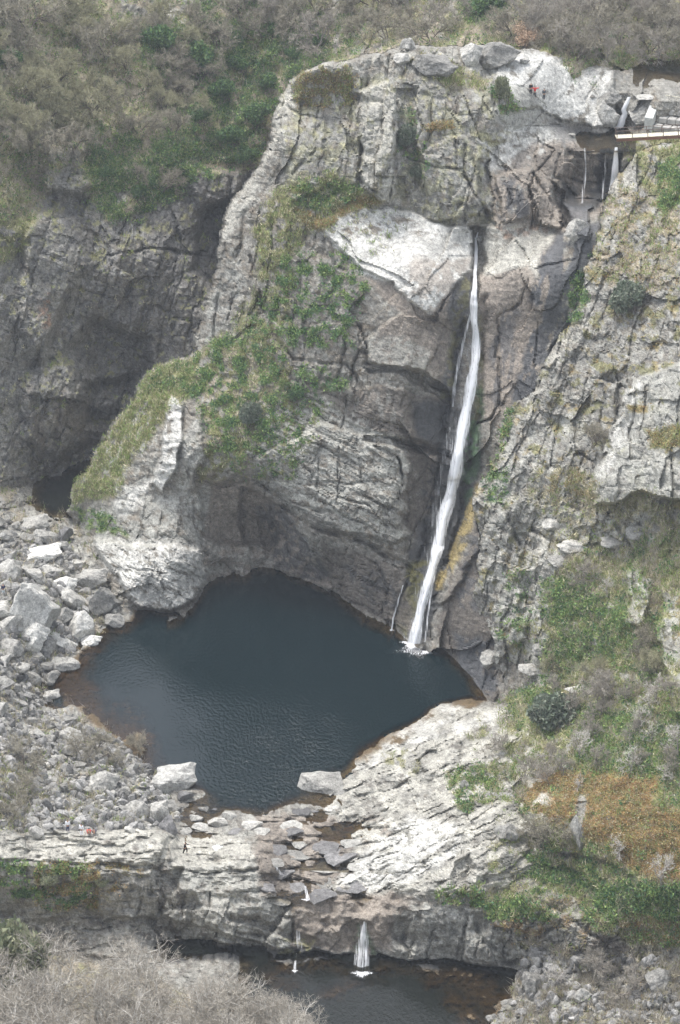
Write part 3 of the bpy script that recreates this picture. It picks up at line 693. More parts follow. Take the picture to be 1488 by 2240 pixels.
R.rough('rough', [([(1230,1290),(1290,1240),(1640,1200),(1640,2080),(1380,2060),(1240,2000),(1060,1960),(1170,1880),(1150,1750),(1150,1560),(1190,1450)], 'soil', 25), ([(1300,830),(1400,800),(1640,760),(1640,1120),(1300,1110)], 'block', 10), ([(1130,1990),(1640,2050),(1640,2330),(1050,2330)], 'talus', 20)])
mv = R.move
mv([(1388,832),(1480,800),(1700,760),(1700,1110),(1480,1100),(1400,1080),(1300,1105),(1300,1040),(1330,975),(1342,930),(1372,905)], -6, 3)
mv([(1460,1300),(1700,1230),(1700,1640),(1470,1560),(1440,1400)], -6, 4)
mv([(1370,1260),(1400,1230),(1420,1300),(1410,1380),(1375,1360)], -2.5, 5)
mv([(1080,1140),(1110,1100),(1150,1250),(1140,1330),(1090,1300)], -1.5, 10)
mv([(1100,1580),(1180,1560),(1200,1600),(1110,1650)], -.8, 10)
mv([(1060,1300),(1130,1320),(1150,1400),(1100,1420)], -1.2, 6)
R.groove([(1100,1100),(1120,1150),(1135,1190)], 1.6, 5); R.groove([(1160,1160),(1260,1200),(1360,1190)], 2.0, 7); R.groove([(1350,1150),(1390,1210),(1385,1290)], 2.0, 6)
R.groove([(1190,1510),(1300,1500)], 1.6, 6); R.groove([(1140,1790),(1200,1870),(1340,1890),(1400,1940)], 2.5, 9); R.groove([(1160,1960),(1230,2000),(1320,2060)], 1.5, 7)
mv([(1100,1885),(1250,1900),(1330,1960),(1260,2010),(1170,1970),(1080,1950)], 1.6, 8)
mv([(1060,1300),(1070,1100),(1110,1000),(1200,800),(1230,760),(1260,760),(1150,1000),(1120,1200)], -1.0, 12)
R.geom()
p = R.paint
p(None, 'grey', .8, cover=.6, nsc=2); p(None, 'paleg', .75, cover=.4, nsc=.7, seed=21); p(None, 'dkgrey', .6, cover=.2, nsc=1.2, seed=23)
p(None, 'moss', .7, cover=.2, nsc=2.6, seed=22, scat=dict(moss=.25))
p(None, 'ochre', .5, cover=.1, nsc=2.2, seed=24, scat=dict(moss=.2))
for i, e in enumerate([[(1195,775),(1230,730),(1290,690),(1300,720),(1230,770),(1200,830)], [(1165,850),(1190,840),(1165,960),(1150,960)], [(1050,1060),(1100,1000),(1150,1060),(1120,1110),(1060,1100)], [(1300,520),(1345,405),(1390,370),(1400,400),(1340,470),(1310,560)], [(1080,1260),(1130,1240),(1150,1400),(1100,1420)], [(1160,1100),(1200,1120),(1180,1260),(1150,1250)]]):
    p(e, 'pale', .8, 8, cover=.6, nsc=.8, seed=30+i, stretch=2, ang=70)
p([(1388,832),(1480,800),(1700,760),(1700,1110),(1480,1100),(1400,1080),(1300,1105),(1300,1040),(1330,975),(1342,930)], 'paleg', .85, 5, cover=.9, nsc=2, seed=40)
p([(1380,835),(1410,830),(1380,940),(1330,1040),(1310,1040),(1335,960)], 'white', .7, 6, cover=.7, seed=41)
p([(1410,940),(1500,930),(1500,975),(1420,975)], 'moss', .95, 5, cover=.9, seed=42, scat=dict(moss=1, grass=.3)); p([(1380,885),(1420,885),(1415,900),(1385,900)], 'ochre', .9, 3, scat=dict(moss=.6))
p([(1220,910),(1270,900),(1290,960),(1240,990)], 'paleg', .8, 8, cover=.8, seed=43)
p([(1170,1010),(1300,1040),(1300,1100),(1400,1080),(1480,1110),(1500,1300),(1350,1300),(1200,1200),(1160,1080)], 'straw', .8, 14, cover=.7, nsc=1.6, seed=44, scat=dict(grass=.9, brush=.2))
p([(1180,1020),(1280,1030),(1300,1090),(1200,1090)], 'ochre', .8, 10, cover=.6, seed=45, scat=dict(moss=.7))
p([(1320,440),(1480,380),(1500,640),(1350,640),(1300,600)], 'litter', .85, 12, cover=.6, nsc=2, seed=46, scat=dict(grass=.6, moss=.3))
p([(1370,310),(1640,290),(1640,480),(1440,460),(1400,400)], 'olive', .85, 12, cover=.6, nsc=2, seed=47, scat=dict(grass=.9)); p([(1440,360),(1500,330),(1500,450),(1440,470)], 'green', .8, 10, cover=.6, seed=48, scat=dict(ivy=.8))
p([(1060,930),(1120,900),(1110,960),(1060,1040)], 'moss', .8, 8, cover=.7, seed=49, scat=dict(ivy=.5)); p([(1060,1040),(1120,1030),(1110,1100),(1070,1100)], 'green', .8, 8, cover=.7, seed=50, scat=dict(ivy=.8))
p([(1240,640),(1290,640),(1270,700),(1240,710)], 'green', .8, 6, cover=.7, seed=51, scat=dict(ivy=.8))
p(slope_green, 'olive', .95, 16, cover=.9, nsc=3, seed=52, scat=dict(grass=1.0))
p(slope_green, 'litter', .8, 16, cover=.3, nsc=2, seed=53, scat=dict(grass=.6, brush=.5))
p(slope_green, 'green2', .8, 16, cover=.3, nsc=3, seed=153, scat=dict(grass=1.0, ivy=.5))
p(slope_green, 'paleg', .85, 10, cover=.1, nsc=2, seed=154)
p([(1180,1280),(1250,1270),(1370,1330),(1400,1420),(1260,1460),(1180,1450),(1210,1380)], 'green2', .9, 14, cover=.7, nsc=2, seed=54, scat=dict(ivy=.8, grass=.4))
p([(1090,1260),(1160,1250),(1150,1400),(1090,1400)], 'green', .7, 10, cover=.3, seed=55, scat=dict(ivy=.7))
p([(1250,1560),(1420,1560),(1640,1640),(1640,1760),(1350,1700),(1250,1690)], 'green2', .9, 14, cover=.7, nsc=2, seed=56, scat=dict(grass=1.1, ivy=.5))
p([(1150,1480),(1230,1480),(1220,1560),(1150,1560)], 'green2', .8, 12, cover=.6, seed=57, scat=dict(ivy=.6))
p([(1140,1750),(1180,1690),(1300,1690),(1440,1700),(1420,1760),(1640,1790),(1640,1960),(1420,1930),(1350,1870),(1160,1780)], 'rust', .97, 12, cover=.9, nsc=2.5, seed=58)
R.scat['grass'] *= 1-.75*R.mask([(1140,1750),(1180,1690),(1300,1690),(1440,1700),(1420,1760),(1640,1790),(1640,1960),(1420,1930),(1350,1870),(1160,1780)], 12); R.scat['moss'] = np.maximum(R.scat['moss'], 1.6*R.mask([(1140,1750),(1180,1690),(1300,1690),(1440,1700),(1420,1760),(1640,1790),(1640,1960),(1420,1930),(1350,1870),(1160,1780)], 12))
R.scat['brush'] *= 1-.8*R.mask([(1140,1750),(1180,1690),(1440,1700),(1640,1790),(1640,1960),(1420,1930),(1160,1780)], 12)
p([(1140,1750),(1300,1690),(1420,1760),(1640,1790),(1640,1960),(1350,1870),(1160,1780)], 'moss', .8, 12, cover=.4, nsc=1.8, seed=59, scat=dict(moss=1.0, grass=.3))
p([(1262,1740),(1286,1735),(1280,1790),(1262,1830),(1242,1820),(1256,1780)], 'grey', .95, 4, seed=60)
p([(1340,2000),(1640,1980),(1640,2060),(1420,2065),(1370,2040)], 'rust', .9, 8, cover=.9, nsc=2, seed=61, scat=dict(moss=1.3))
p([(1080,1880),(1180,1870),(1260,1920),(1330,1940),(1640,1950),(1640,2010),(1380,2000),(1340,2020),(1280,1960),(1180,1920),(1100,1910)], 'green', .95, 8, cover=.8, nsc=2, seed=62, scat=dict(ivy=1.8))
p([(1050,1975),(1130,1960),(1200,1990),(1220,2010),(1120,2020),(1050,2000)], 'green2', .95, 6, cover=.9, seed=63, scat=dict(grass=1.4, ivy=.6))
p([(1080,2010),(1200,2020),(1190,2060),(1080,2040)], 'rust', .8, 6, cover=.6, seed=64, scat=dict(moss=.7))
p([(1080,1910),(1160,1915),(1280,1990),(1260,2060),(1160,2050),(1220,2010),(1150,1960)], 'grey', .9, 8, cover=.7, seed=65)
p([(1160,1960),(1300,1970),(1330,2080),(1260,2080)], 'earth', .7, 8, cover=.4, seed=66, scat=dict(moss=.4))
p([(1300,2040),(1370,2060),(1400,2110),(1320,2130),(1290,2080)], 'pinkdk', .9, 6, cover=.9, seed=67, wet=.3)
p([(1130,2080),(1640,2080),(1640,2400),(1050,2400)], 'paleg', .8, 14, cover=.5, nsc=1.0, seed=68); p([(1130,2060),(1640,2100),(1640,2400),(1050,2400)], 'litter', .85, 14, cover=.4, nsc=1.8, seed=69, scat=dict(brush=.6, grass=.5))
p([(1145,2110),(1200,2080),(1220,2120),(1170,2180),(1130,2200)], 'pale', .8, 6, cover=.8, seed=70)
p([(1190,1300),(1200,1460),(1150,1480),(1160,1320)], 'paleg', .7, 10, cover=.5, seed=71)
p([(1440,1400),(1480,1280),(1700,1240),(1700,1560),(1470,1500)], 'paleg', .85, 5, cover=.8, seed=72); p([(1470,1300),(1700,1240),(1700,1400),(1480,1400)], 'ochre', .8, 5, cover=.5, seed=73, scat=dict(moss=.6))
p([(1370,1260),(1410,1240),(1420,1300),(1410,1370),(1375,1360)], 'paleg', .8, 4, cover=.8, seed=74)
p([(1090,1410),(1190,1440),(1180,1510),(1100,1520)], 'grey', .8, 8, cover=.6, seed=75)
p([(1060,1740),(1130,1720),(1160,1760),(1100,1790)], 'moss', .7, 8, cover=.5, seed=76, scat=dict(ivy=.4))
p([(1085,1590),(1160,1590),(1200,1700),(1200,1900),(1100,1900),(1070,1700)], 'pale', .9, 12, cover=.5, nsc=1.6, seed=177, stretch=2, ang=24)
p([(1080,1000),(1200,880),(1260,1100),(1200,1330),(1180,1500),(1090,1530),(1050,1300)], 'paleg', .9, 14, cover=.4, nsc=1.2, seed=178, stretch=2, ang=70)
p([(1200,1110),(1320,1130),(1420,1120),(1430,1180),(1370,1230),(1220,1230)], 'paleg', .85, 10, cover=.5, nsc=1.2, seed=179)
p([(1190,1530),(1110,1510),(1090,1600),(1180,1620)], 'olive', .7, 8, cover=.5, scat=dict(grass=.6))

# ------------------------------------------------------------------ talus, pool bed and the rock shelf
shore = [(285,1345),(232,1372),(215,1392),(182,1412),(172,1440),(120,1480),(90,1495),(125,1535),(200,1560),(250,1600),(300,1630),(318,1660),(350,1700),(440,1740),(520,1768),(600,1778),(650,1755),(700,1735),(745,1705),(770,1672),(800,1642),(860,1604),(920,1572),(960,1542),(1010,1530),(1062,1530)]
G_CTRL = cpts([(z,x,y,0.0) for x, y in shore] + [
 (z,330,1420,-2.5),(z,250,1450,-1.8),(z,200,1505,-.7),(z,295,1560,-.75),(z,400,1500,-4),(z,500,1400,-6),(z,700,1400,-8),(z,900,1480,-8),(z,700,1600,-7),(z,500,1600,-5),(z,400,1640,-2.5),(z,500,1700,-3),(z,620,1720,-2.4),(z,480,1738,-1.3),(z,600,1755,-1.0),(z,540,1750,-1.4),(z,700,1680,-1.4),(z,840,1560,-4),(z,980,1500,-5),(z,400,1370,-3),(z,600,1290,-5),
 (z,325,1600,-.7),(z,345,1650,-.5),(z,600,1200,-3),(z,900,1350,-6),(z,1150,1500,0),(z,300,1250,0),
 (z,-60,1120,5),(z,0,1150,4),(z,60,1130,1.5),(z,110,1110,-.8),(z,110,1060,-1.2),(z,180,1040,-1.2),(z,230,1000,-1),(z,140,1150,.8),(z,0,1300,6),(z,-60,1500,9),(z,0,1500,7),(z,0,1700,7),(z,100,1250,3.5),(z,180,1200,2),(z,90,1350,4),(z,170,1340,1.5),(z,60,1450,2.5),(z,60,1560,3),(z,100,1620,3.2),(z,200,1650,2.6),(z,100,1720,4),(z,200,1760,3),(z,300,1720,1.6),(z,330,1780,1.2),
 (z,400,1790,.1),(z,470,1800,.2),(z,560,1800,.15),(z,60,1830,5),(z,150,1830,4.4),(z,300,1825,3.6),(z,366,1850,3.2),(z,330,1895,3.0),(z,200,1890,4),(z,0,1850,5.4),(z,0,1890,5),
 (z,0,2000,-4),(z,200,2000,-4),(z,330,2000,-3.5),(z,385,1850,1.2),(z,400,1880,1.2),(z,500,1860,1.3),(z,560,1890,.9),(z,460,1920,.5),(z,620,1840,.1),(z,700,1800,-.05),(z,780,1805,.1),(z,740,1770,.4),(z,850,1770,1.5),(z,900,1740,2.2),(z,1000,1700,4),(z,980,1600,3.2),(z,900,1630,2),(z,1060,1600,3.8),(z,1070,1680,5),(z,1110,1760,5),(z,1060,1850,5),(z,960,1850,3.8),(z,880,1860,1.6),(z,780,1870,0),
 (z,960,1920,2.8),(z,860,1940,.6),(z,700,1880,-.3),(z,700,1930,-.8),(z,620,1930,-.9),(z,780,1960,-1.2),(z,680,1975,-1.8),(z,560,1985,-1.6),(z,640,2020,-3.6),(z,720,2010,-2.6),(z,790,2022,-2.6),(z,880,2000,-1.2),(z,960,1990,.5),(z,1060,1960,2),(z,1050,2020,-1.5),(z,1000,2060,-5),
 (z,450,1980,-2.2),(z,400,2030,-5.4),(z,480,2060,-6.8),(z,360,2080,-8.8),(z,450,2086,-9),(z,560,2084,-9.3),(z,660,2094,-9.4),(z,780,2092,-9.4),(z,870,2098,-9.4),(z,1000,2110,-9.4),(z,1135,2128,-9.2),
 (z,620,2130,-9.7),(z,800,2150,-10.6),(z,800,2230,-12),(z,950,2140,-9.6),(z,1000,2190,-10.4),(z,1100,2210,-9.5),(z,600,2210,-11.5),(z,400,2180,-6.4),(z,490,2140,-8.2),(z,300,2120,-6),(z,0,2100,-8),(z,200,2150,-10),(z,0,2300,-11),(z,700,2330,-12),(z,1200,2330,-9),(z,1300,2100,-8),(z,1200,1900,1),(z,1200,1700,4)])
G = Relief('riverside_rocks', -60, 1200, 1030, 2300, STEP, G_CTRL, None, 13, c=25.0)
talusP = [(-100,1000),(180,1150),(260,1300),(240,1400),(100,1500),(260,1600),(340,1700),(400,1790),(330,1800),(-100,1830)]
shelfM = [(380,1840),(520,1780),(800,1780),(860,1820),(800,1900),(800,1960),(560,1960),(380,1900)]
shelfR = [(760,1680),(960,1540),(1100,1540),(1200,1700),(1200,1960),(1000,1960),(860,1960),(700,1950),(780,1860),(700,1740)]
bedP = [(290,1340),(90,1495),(350,1700),(600,1770),(760,1680),(1060,1530),(1100,1200),(300,1200)]
G.T += 1.5*fbm(G.U/5.5, G.V/5.5, 4, 93)*G.mask([(-60,1850),(560,1870),(1150,1900),(1150,2100),(600,2085),(-60,2080)], 20)
G.rough('slab', [(talusP, 'talus', 12), (shelfR, 'foliU', 14), ([(300,1930),(700,1980),(1150,1960),(1150,2110),(300,2100)], 'block', 14), (bedP, 'soil', 14),
                 ([(0,1820),(380,1810),(560,1850),(560,1900),(360,1880),(0,1890)], 'slab', 10), ([(560,2100),(1140,2130),(1100,2300),(500,2300)], 'soil', 12), ([(640,1980),(860,1960),(880,2080),(640,2080)], 'smooth', 12)])
mv = G.move
G.T += 1.1*fbm(G.U/7, G.V/4, 4, 91)*(1-.75*G.mask(bedP, 20)) + .35*fbm(G.U/3, G.V/2, 3, 92)
mv([(372,1835),(384,1838),(350,1900),(345,1960),(325,1960),(335,1890)], 1.0, 2.5)
mv([(120,1822),(300,1812),(330,1822),(260,1850),(140,1842)], -1.0, 3)
mv([(220,1905),(330,1900),(350,1960),(345,2010),(225,2010)], -1.8, 4); mv([(350,1905),(400,1900),(380,1990),(352,2000)], 1.6, 4)
mv([(380,1985),(470,1990),(590,2040),(680,2075),(600,2075),(480,2035),(370,2015)], -1.4, 4)              # long oblique slab
mv([(370,2060),(470,2055),(560,2078),(560,2088),(460,2084),(370,2086)], 2.4, 4)                         # dark hollow
mv([(600,2085),(800,2088),(1130,2118),(1120,2130),(860,2100),(600,2096)], 1.6, 3)
mv([(1000,1880),(1020,1870),(1040,1900),(1000,1940),(990,1910)], 1.4, 4)
mv([(420,1950),(560,1930),(620,1980),(720,2010),(700,2060),(560,2010),(440,1990)], -1.0, 6)
for l, dd, w in [([(600,1790),(720,1815),(850,1812)], .8, 6), ([(560,1840),(700,1850),(840,1850)], .7, 5), ([(640,1880),(780,1878),(820,1872)], .9, 5), ([(590,1915),(700,1935),(790,1975)], .8, 5), ([(740,1900),(860,1950)], .6, 4),
                 ([(0,1880),(100,1885),(200,1895),(330,1890)], 1.2, 4), ([(60,1825),(230,1838),(330,1832)], .7, 3), ([(180,1895),(200,1860),(250,1840)], .6, 3), ([(380,1900),(450,1915),(560,1900)], 1.4, 4), ([(900,2010),(880,2060),(900,2090)], 1.0, 5), ([(1040,2000),(1060,2060),(1110,2090)], 1.2, 6), ([(560,1990),(640,2010),(640,2060)], 1.2, 5)]:
    G.groove(l, dd, w)
mv([(865,2010),(890,2000),(900,2040),(875,2060),(850,2040)], 1.0, 4)
G.geom()
p = G.paint
p(None, 'grey', .9, cover=.8, nsc=2); p(None, 'paleg', .6, cover=.4, nsc=.8, seed=21); p(None, 'pinkdk', .5, cover=.3, nsc=1.5, seed=22)
p(talusP, 'paleg', .9, 10, cover=.6, nsc=.8, seed=23); p(talusP, 'dkgrey', .7, 10, cover=.3, nsc=.8, seed=24); p(talusP, 'litter', .7, 10, cover=.3, nsc=1.8, seed=25, scat=dict(brush=.5, grass=.3))
p([(-100,1640),(80,1660),(80,1800),(-100,1830)], 'litter', .8, 14, cover=.6, seed=26, scat=dict(grass=.8, brush=.5))
p(bedP, 'bed', .95, 6, seed=27); p([(560,2100),(1140,2130),(1100,2300),(500,2300)], 'bed', .9, 6, seed=28)
p([(0,1840),(120,1825),(330,1812),(384,1836),(345,1905),(200,1895),(0,1890)], 'pale', .9, 8, cover=.8, nsc=1.6, seed=29, stretch=2, ang=-15)
p([(384,1838),(470,1815),(560,1850),(572,1890),(540,1905),(440,1900),(370,1905)], 'pale', .85, 6, cover=.9, nsc=1.6, seed=30)
p([(370,1900),(560,1890),(600,1960),(700,2000),(680,2060),(560,2000),(420,1970)], 'paleg', .8, 8, cover=.8, seed=31)
p([(0,1890),(200,1898),(335,1898),(345,2000),(200,2000),(0,1990)], 'grey', .9, 6, cover=.8, seed=32); p([(80,1890),(330,1898),(225,1990),(80,1980)], 'ochre', .7, 6, cover=.5, seed=33, scat=dict(moss=.5))
p([(0,1885),(180,1900),(230,1990),(0,1970)], 'green2', .9, 8, cover=.3, nsc=1.6, seed=34, scat=dict(ivy=.35)); p([(225,1905),(345,1900),(345,2010),(225,2010)], 'grey', .9, 4, cover=.9, seed=35)
p([(1020,1580),(1090,1570),(1150,1700),(1160,1880),(1090,1960),(1060,1900),(1090,1780),(1050,1700)], 'olive', .9, 14, cover=.4, nsc=2.0, seed=134, scat=dict(grass=.8, brush=.3))
p([(560,1780),(850,1790),(860,1840),(800,1900),(800,1980),(560,1960),(560,1860)], 'pink', .9, 10, seed=36, wet=.35); p([(560,1780),(850,1790),(800,1900),(560,1960)], 'pinkdk', .6, 10, cover=.4, nsc=1.2, seed=37, wet=.6, stretch=3, ang=5)
p([(560,1860),(640,1850),(660,1960),(600,1960),(560,1920)], 'pinkdk', .7, 8, cover=.8, seed=38, wet=.5)
p(shelfR, 'pale', .9, 10, cover=.7, nsc=1.4, seed=39, stretch=2.5, ang=24); p(shelfR, 'grey', .7, 10, cover=.3, nsc=1, seed=40, stretch=3, ang=24)
p([(760,1910),(820,1850),(900,1790),(1000,1800),(1000,1860),(900,1930),(800,1945),(740,1930)], 'white', .9, 10, cover=.8, nsc=1.4, seed=41, stretch=2.5, ang=20)
p([(960,1545),(1090,1545),(1080,1600),(980,1620),(860,1640),(800,1680),(770,1680),(860,1605)], 'white', .6, 8, cover=.6, seed=42, stretch=2.5, ang=24)
p([(820,1640),(900,1640),(930,1700),(860,1690)], 'moss', .7, 8, cover=.3, seed=43, scat=dict(grass=.4)); p([(980,1700),(1080,1660),(1100,1740),(1010,1780)], 'moss', .8, 10, cover=.5, seed=44, scat=dict(grass=.6, ivy=.3))
p([(640,1960),(860,1950),(900,2000),(850,2080),(640,2080)], 'pink', .9, 8, seed=45, wet=.25); p([(640,2020),(720,2020),(740,2080),(640,2080)], 'pinkdk', .7, 6, cover=.8, seed=46, wet=.5)
p([(750,1960),(900,1960),(860,2060),(820,2050)], 'pink', .6, 8, seed=47)
p([(860,1990),(1140,1980),(1140,2110),(860,2095)], 'grey', .9, 10, cover=.9, seed=48); p([(860,1990),(1140,1980),(1140,2110),(860,2095)], 'paleg', .8, 10, cover=.4, nsc=.8, seed=49)
p([(940,1985),(1040,1990),(1050,2040),(990,2040)], 'white', .7, 8, cover=.6, seed=50); p([(960,1950),(1060,1940),(1060,1990),(960,1980)], 'moss', .9, 8, cover=.6, seed=51, scat=dict(grass=.6, ivy=.3))
p([(360,2055),(560,2070),(800,2088),(1135,2122),(1135,2135),(600,2100),(360,2100)], 'wet', .9, 6, wet=.5); p([(370,1985),(480,1995),(680,2075),(600,2080),(370,2020)], 'paleg', .8, 6, cover=.6, nsc=.9, seed=52, stretch=3, ang=-22)  # dark band: wet waterline, plus shade of the dry hollow painted at its left
p([(780,2020),(800,2018),(830,2090),(770,2090)], 'dkgreen', .6, 5, cover=.7, wet=.6)
p([(600,2050),(700,2060),(680,2090),(600,2090)], 'moss', .6, 5, cover=.5, wet=.4)

def rel(o): return o
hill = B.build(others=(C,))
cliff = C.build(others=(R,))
ridge = R.build()
shelf = G.build(others=(C, R))
# ------------------------------------------------------------------ water
def water_material(name, deep, shallow, body, rough=.06, bump=.25, scale=2.2, fres=1.0):
    """clear-to-dark water: what is under it shows where the 'depth' attribute (metres) is small"""
    m, N, L = node_mat(name)
    out = N.new('ShaderNodeOutputMaterial')
    a = N.new('ShaderNodeAttribute'); a.attribute_name = 'depth'
    mr = N.new('ShaderNodeMapRange'); mr.inputs[1].default_value = 0; mr.inputs[2].default_value = body
    mr.interpolation_type = 'SMOOTHERSTEP'
    L.new(a.outputs['Fac'], mr.inputs[0])
    tr = N.new('ShaderNodeBsdfTransparent'); tr.inputs[0].default_value = (*shallow, 1)
    df = N.new('ShaderNodeBsdfDiffuse'); df.inputs[0].default_value = (*deep, 1)
    mx = N.new('ShaderNodeMixShader'); L.new(mr.outputs[0], mx.inputs[0]); L.new(tr.outputs[0], mx.inputs[1]); L.new(df.outputs[0], mx.inputs[2])
    gl = N.new('ShaderNodeBsdfGlossy'); gl.inputs['Roughness'].default_value = rough
    fr = N.new('ShaderNodeFresnel'); fr.inputs[0].default_value = 1.33
    geo = N.new('ShaderNodeNewGeometry')
    mp = N.new('ShaderNodeMapping'); mp.inputs['Scale'].default_value = (1, .6, 1); L.new(geo.outputs['Position'], mp.inputs[0])
    n1 = N.new('ShaderNodeTexNoise'); n1.inputs['Scale'].default_value = scale; n1.inputs['Detail'].default_value = 3
    L.new(mp.outputs[0], n1.inputs['Vector'])
    bp = N.new('ShaderNodeBump'); bp.inputs['Strength'].default_value = bump; bp.inputs['Distance'].default_value = .12
    L.new(n1.outputs[0], bp.inputs['Height'])
    # wind ripples come and go over the surface
    n2 = N.new('ShaderNodeTexNoise'); n2.inputs['Scale'].default_value = .06; n2.inputs['Detail'].default_value = 2
    L.new(geo.outputs['Position'], n2.inputs['Vector'])
    w = N.new('ShaderNodeAttribute'); w.attribute_name = 'ripple'
    ml = N.new('ShaderNodeMath'); ml.operation = 'MULTIPLY'; ml.inputs[1].default_value = bump
    ml.inputs[1].default_value = bump*.16; bp.inputs['Strength'].default_value = 1.0
    L.new(w.outputs['Fac'], ml.inputs[0]); L.new(ml.outputs[0], bp.inputs['Distance'])
    L.new(bp.outputs[0], gl.inputs['Normal']); L.new(bp.outputs[0], fr.inputs['Normal'])
    m2 = N.new('ShaderNodeMixShader'); L.new(fr.outputs[0], m2.inputs[0]); L.new(mx.outputs[0], m2.inputs[1]); L.new(gl.outputs[0], m2.inputs[2])
    L.new(m2.outputs[0], out.inputs[0])
    return m

water_material('pool_water', (.002,.009,.011), (.48,.40,.26), 1.35, .05, 1.0, 2.6)
water_material('stream_water', (.010,.012,.010), (.50,.45,.35), 1.3, .05, .7, 3.0)

def water(name, zlev, outline, mat, label, ripple=None, step=6):
    p = np.array(outline, float)
    xs = np.arange(p[:,0].min(), p[:,0].max()+step, step); ys = np.arange(p[:,1].min(), p[:,1].max()+step, step)
    X, Y = np.meshgrid(xs, ys)
    keep = sdist(outline, X, Y) > -step
    T = tau_z(X, Y, zlev)
    P = pos(X, Y, T)
    under = np.full(X.shape, 1e6)
    for r in (B, C, R, G):
        tt = r.sample_T(X, Y)
        under = np.minimum(under, np.where(tt > T-.5, tt, 1e6))
    d = ray(X, Y)
    depth = np.clip((under-T)*(-d[..., 2])*1.0, 0, 30)
    q = keep[:-1,:-1] & keep[1:,:-1] & keep[:-1,1:] & keep[1:,1:]
    idx = np.arange(X.size).reshape(X.shape)
    F = np.stack([idx[:-1,:-1][q], idx[1:,:-1][q], idx[1:,1:][q], idx[:-1,1:][q]], -1)
    used = np.zeros(X.size, bool); used[F.ravel()] = True; rm = np.cumsum(used)-1
    me = mesh_np(name, P.reshape(-1,3)[used], rm[F], True)
    a = me.attributes.new('depth', 'FLOAT', 'POINT'); a.data.foreach_set('value', depth.ravel()[used].astype(np.float32))
    rp = np.ones(X.shape) if ripple is None else ripple(X, Y)
    a = me.attributes.new('ripple', 'FLOAT', 'POINT'); a.data.foreach_set('value', rp.ravel()[used].astype(np.float32))
    o = mobj(name, me, mat)
    return tag(o, label, None, None, 'structure')

def pool_ripple(X, Y):
    g = np.exp(-((X-640-.2*(1600-Y))/150)**2)*sstep(1450, 1680, Y)*(.7+.6*sstep(-.2,.3,fbm(X/60, Y/40, 3, 8)))
    f = np.exp(-(((X-930)/120)**2 + ((Y-1470)/60)**2))
    return .20 + 2.0*g + .35*f + .15*fbm(X/90, Y/50, 3, 5)
water('pool', 0.0, [(60,1520),(60,1400),(200,1330),(260,1230),(420,1180),(700,1150),(1000,1330),(1130,1480),(1110,1640),(900,1700),(900,1835),(600,1838),(360,1838),(300,1720),(160,1600)], 'pool_water', 'dark round plunge pool at the foot of the waterfall', pool_ripple)
water('outlet_stream', -.42, [(540,1826),(880,1826),(860,1900),(560,1900)], 'stream_water', 'brown shallow stream leaving the pool between flat slabs')
water('lower_stream', -1.15, [(560,1888),(850,1888),(840,1965),(560,1965)], 'stream_water', 'shallow stream running down the wet slabs')
water('lower_pool', -6.5, [(330,2040),(700,2060),(1170,2080),(1200,2330),(300,2330)], 'stream_water', 'brown lower pool under the rock shelf', lambda X, Y: .25 + .8*sstep(2130, 2230, Y + (800-X)*.25))
water('gorge_pool', .1, [(10,1135),(10,1070),(120,1010),(260,960),(260,1070),(160,1140)], 'stream_water', 'black pool at the bottom of the shaded side gorge', lambda X, Y: X*0+.03)
water('river', 54.2, [(1340,185),(1340,140),(1400,120),(1640,105),(1640,195)], 'stream_water', 'calm river above the falls')
water('upper_pool', 49.6, [(1205,330),(1205,270),(1300,255),(1390,270),(1390,330)], 'stream_water', 'small rock pool between the upper cascade and the twin falls')

# ------------------------------------------------------------------ falling water
m, N, L = node_mat('white_water')
out = N.new('ShaderNodeOutputMaterial'); tr = N.new('ShaderNodeBsdfTransparent'); df = N.new('ShaderNodeBsdfDiffuse'); tl = N.new('ShaderNodeBsdfTranslucent')
df.inputs[0].default_value = (.96,.97,.98,1); tl.inputs[0].default_value = (.96,.97,.98,1)
ad = N.new('ShaderNodeMixShader'); ad.inputs[0].default_value = .35; L.new(df.outputs[0], ad.inputs[1]); L.new(tl.outputs[0], ad.inputs[2])
uv = N.new('ShaderNodeUVMap'); mp = N.new('ShaderNodeMapping'); mp.inputs['Scale'].default_value = (2.0, .10, 1); L.new(uv.outputs[0], mp.inputs[0])
n1 = N.new('ShaderNodeTexNoise'); n1.inputs['Scale'].default_value = 3.0; n1.inputs['Detail'].default_value = 5; n1.inputs['Roughness'].default_value = .65; L.new(mp.outputs[0], n1.inputs['Vector'])
op = N.new('ShaderNodeAttribute'); op.attribute_name = 'opac'
sm = N.new('ShaderNodeMath'); sm.operation = 'ADD'; L.new(n1.outputs[0], sm.inputs[0]); L.new(op.outputs['Fac'], sm.inputs[1])
mr = N.new('ShaderNodeMapRange'); mr.inputs[1].default_value = .86; mr.inputs[2].default_value = 1.22; mr.interpolation_type = 'SMOOTHSTEP'; L.new(sm.outputs[0], mr.inputs[0])
mx = N.new('ShaderNodeMixShader'); L.new(mr.outputs[0], mx.inputs[0]); L.new(tr.outputs[0], mx.inputs[1]); L.new(ad.outputs[0], mx.inputs[2]); L.new(mx.outputs[0], out.inputs[0])

def catmull(pts, n):
    p = np.array(pts, float); s = np.linspace(0, len(p)-1, n)
    return np.stack([np.interp(s, np.arange(len(p)), p[:, k]) for k in range(p.shape[1])], -1)

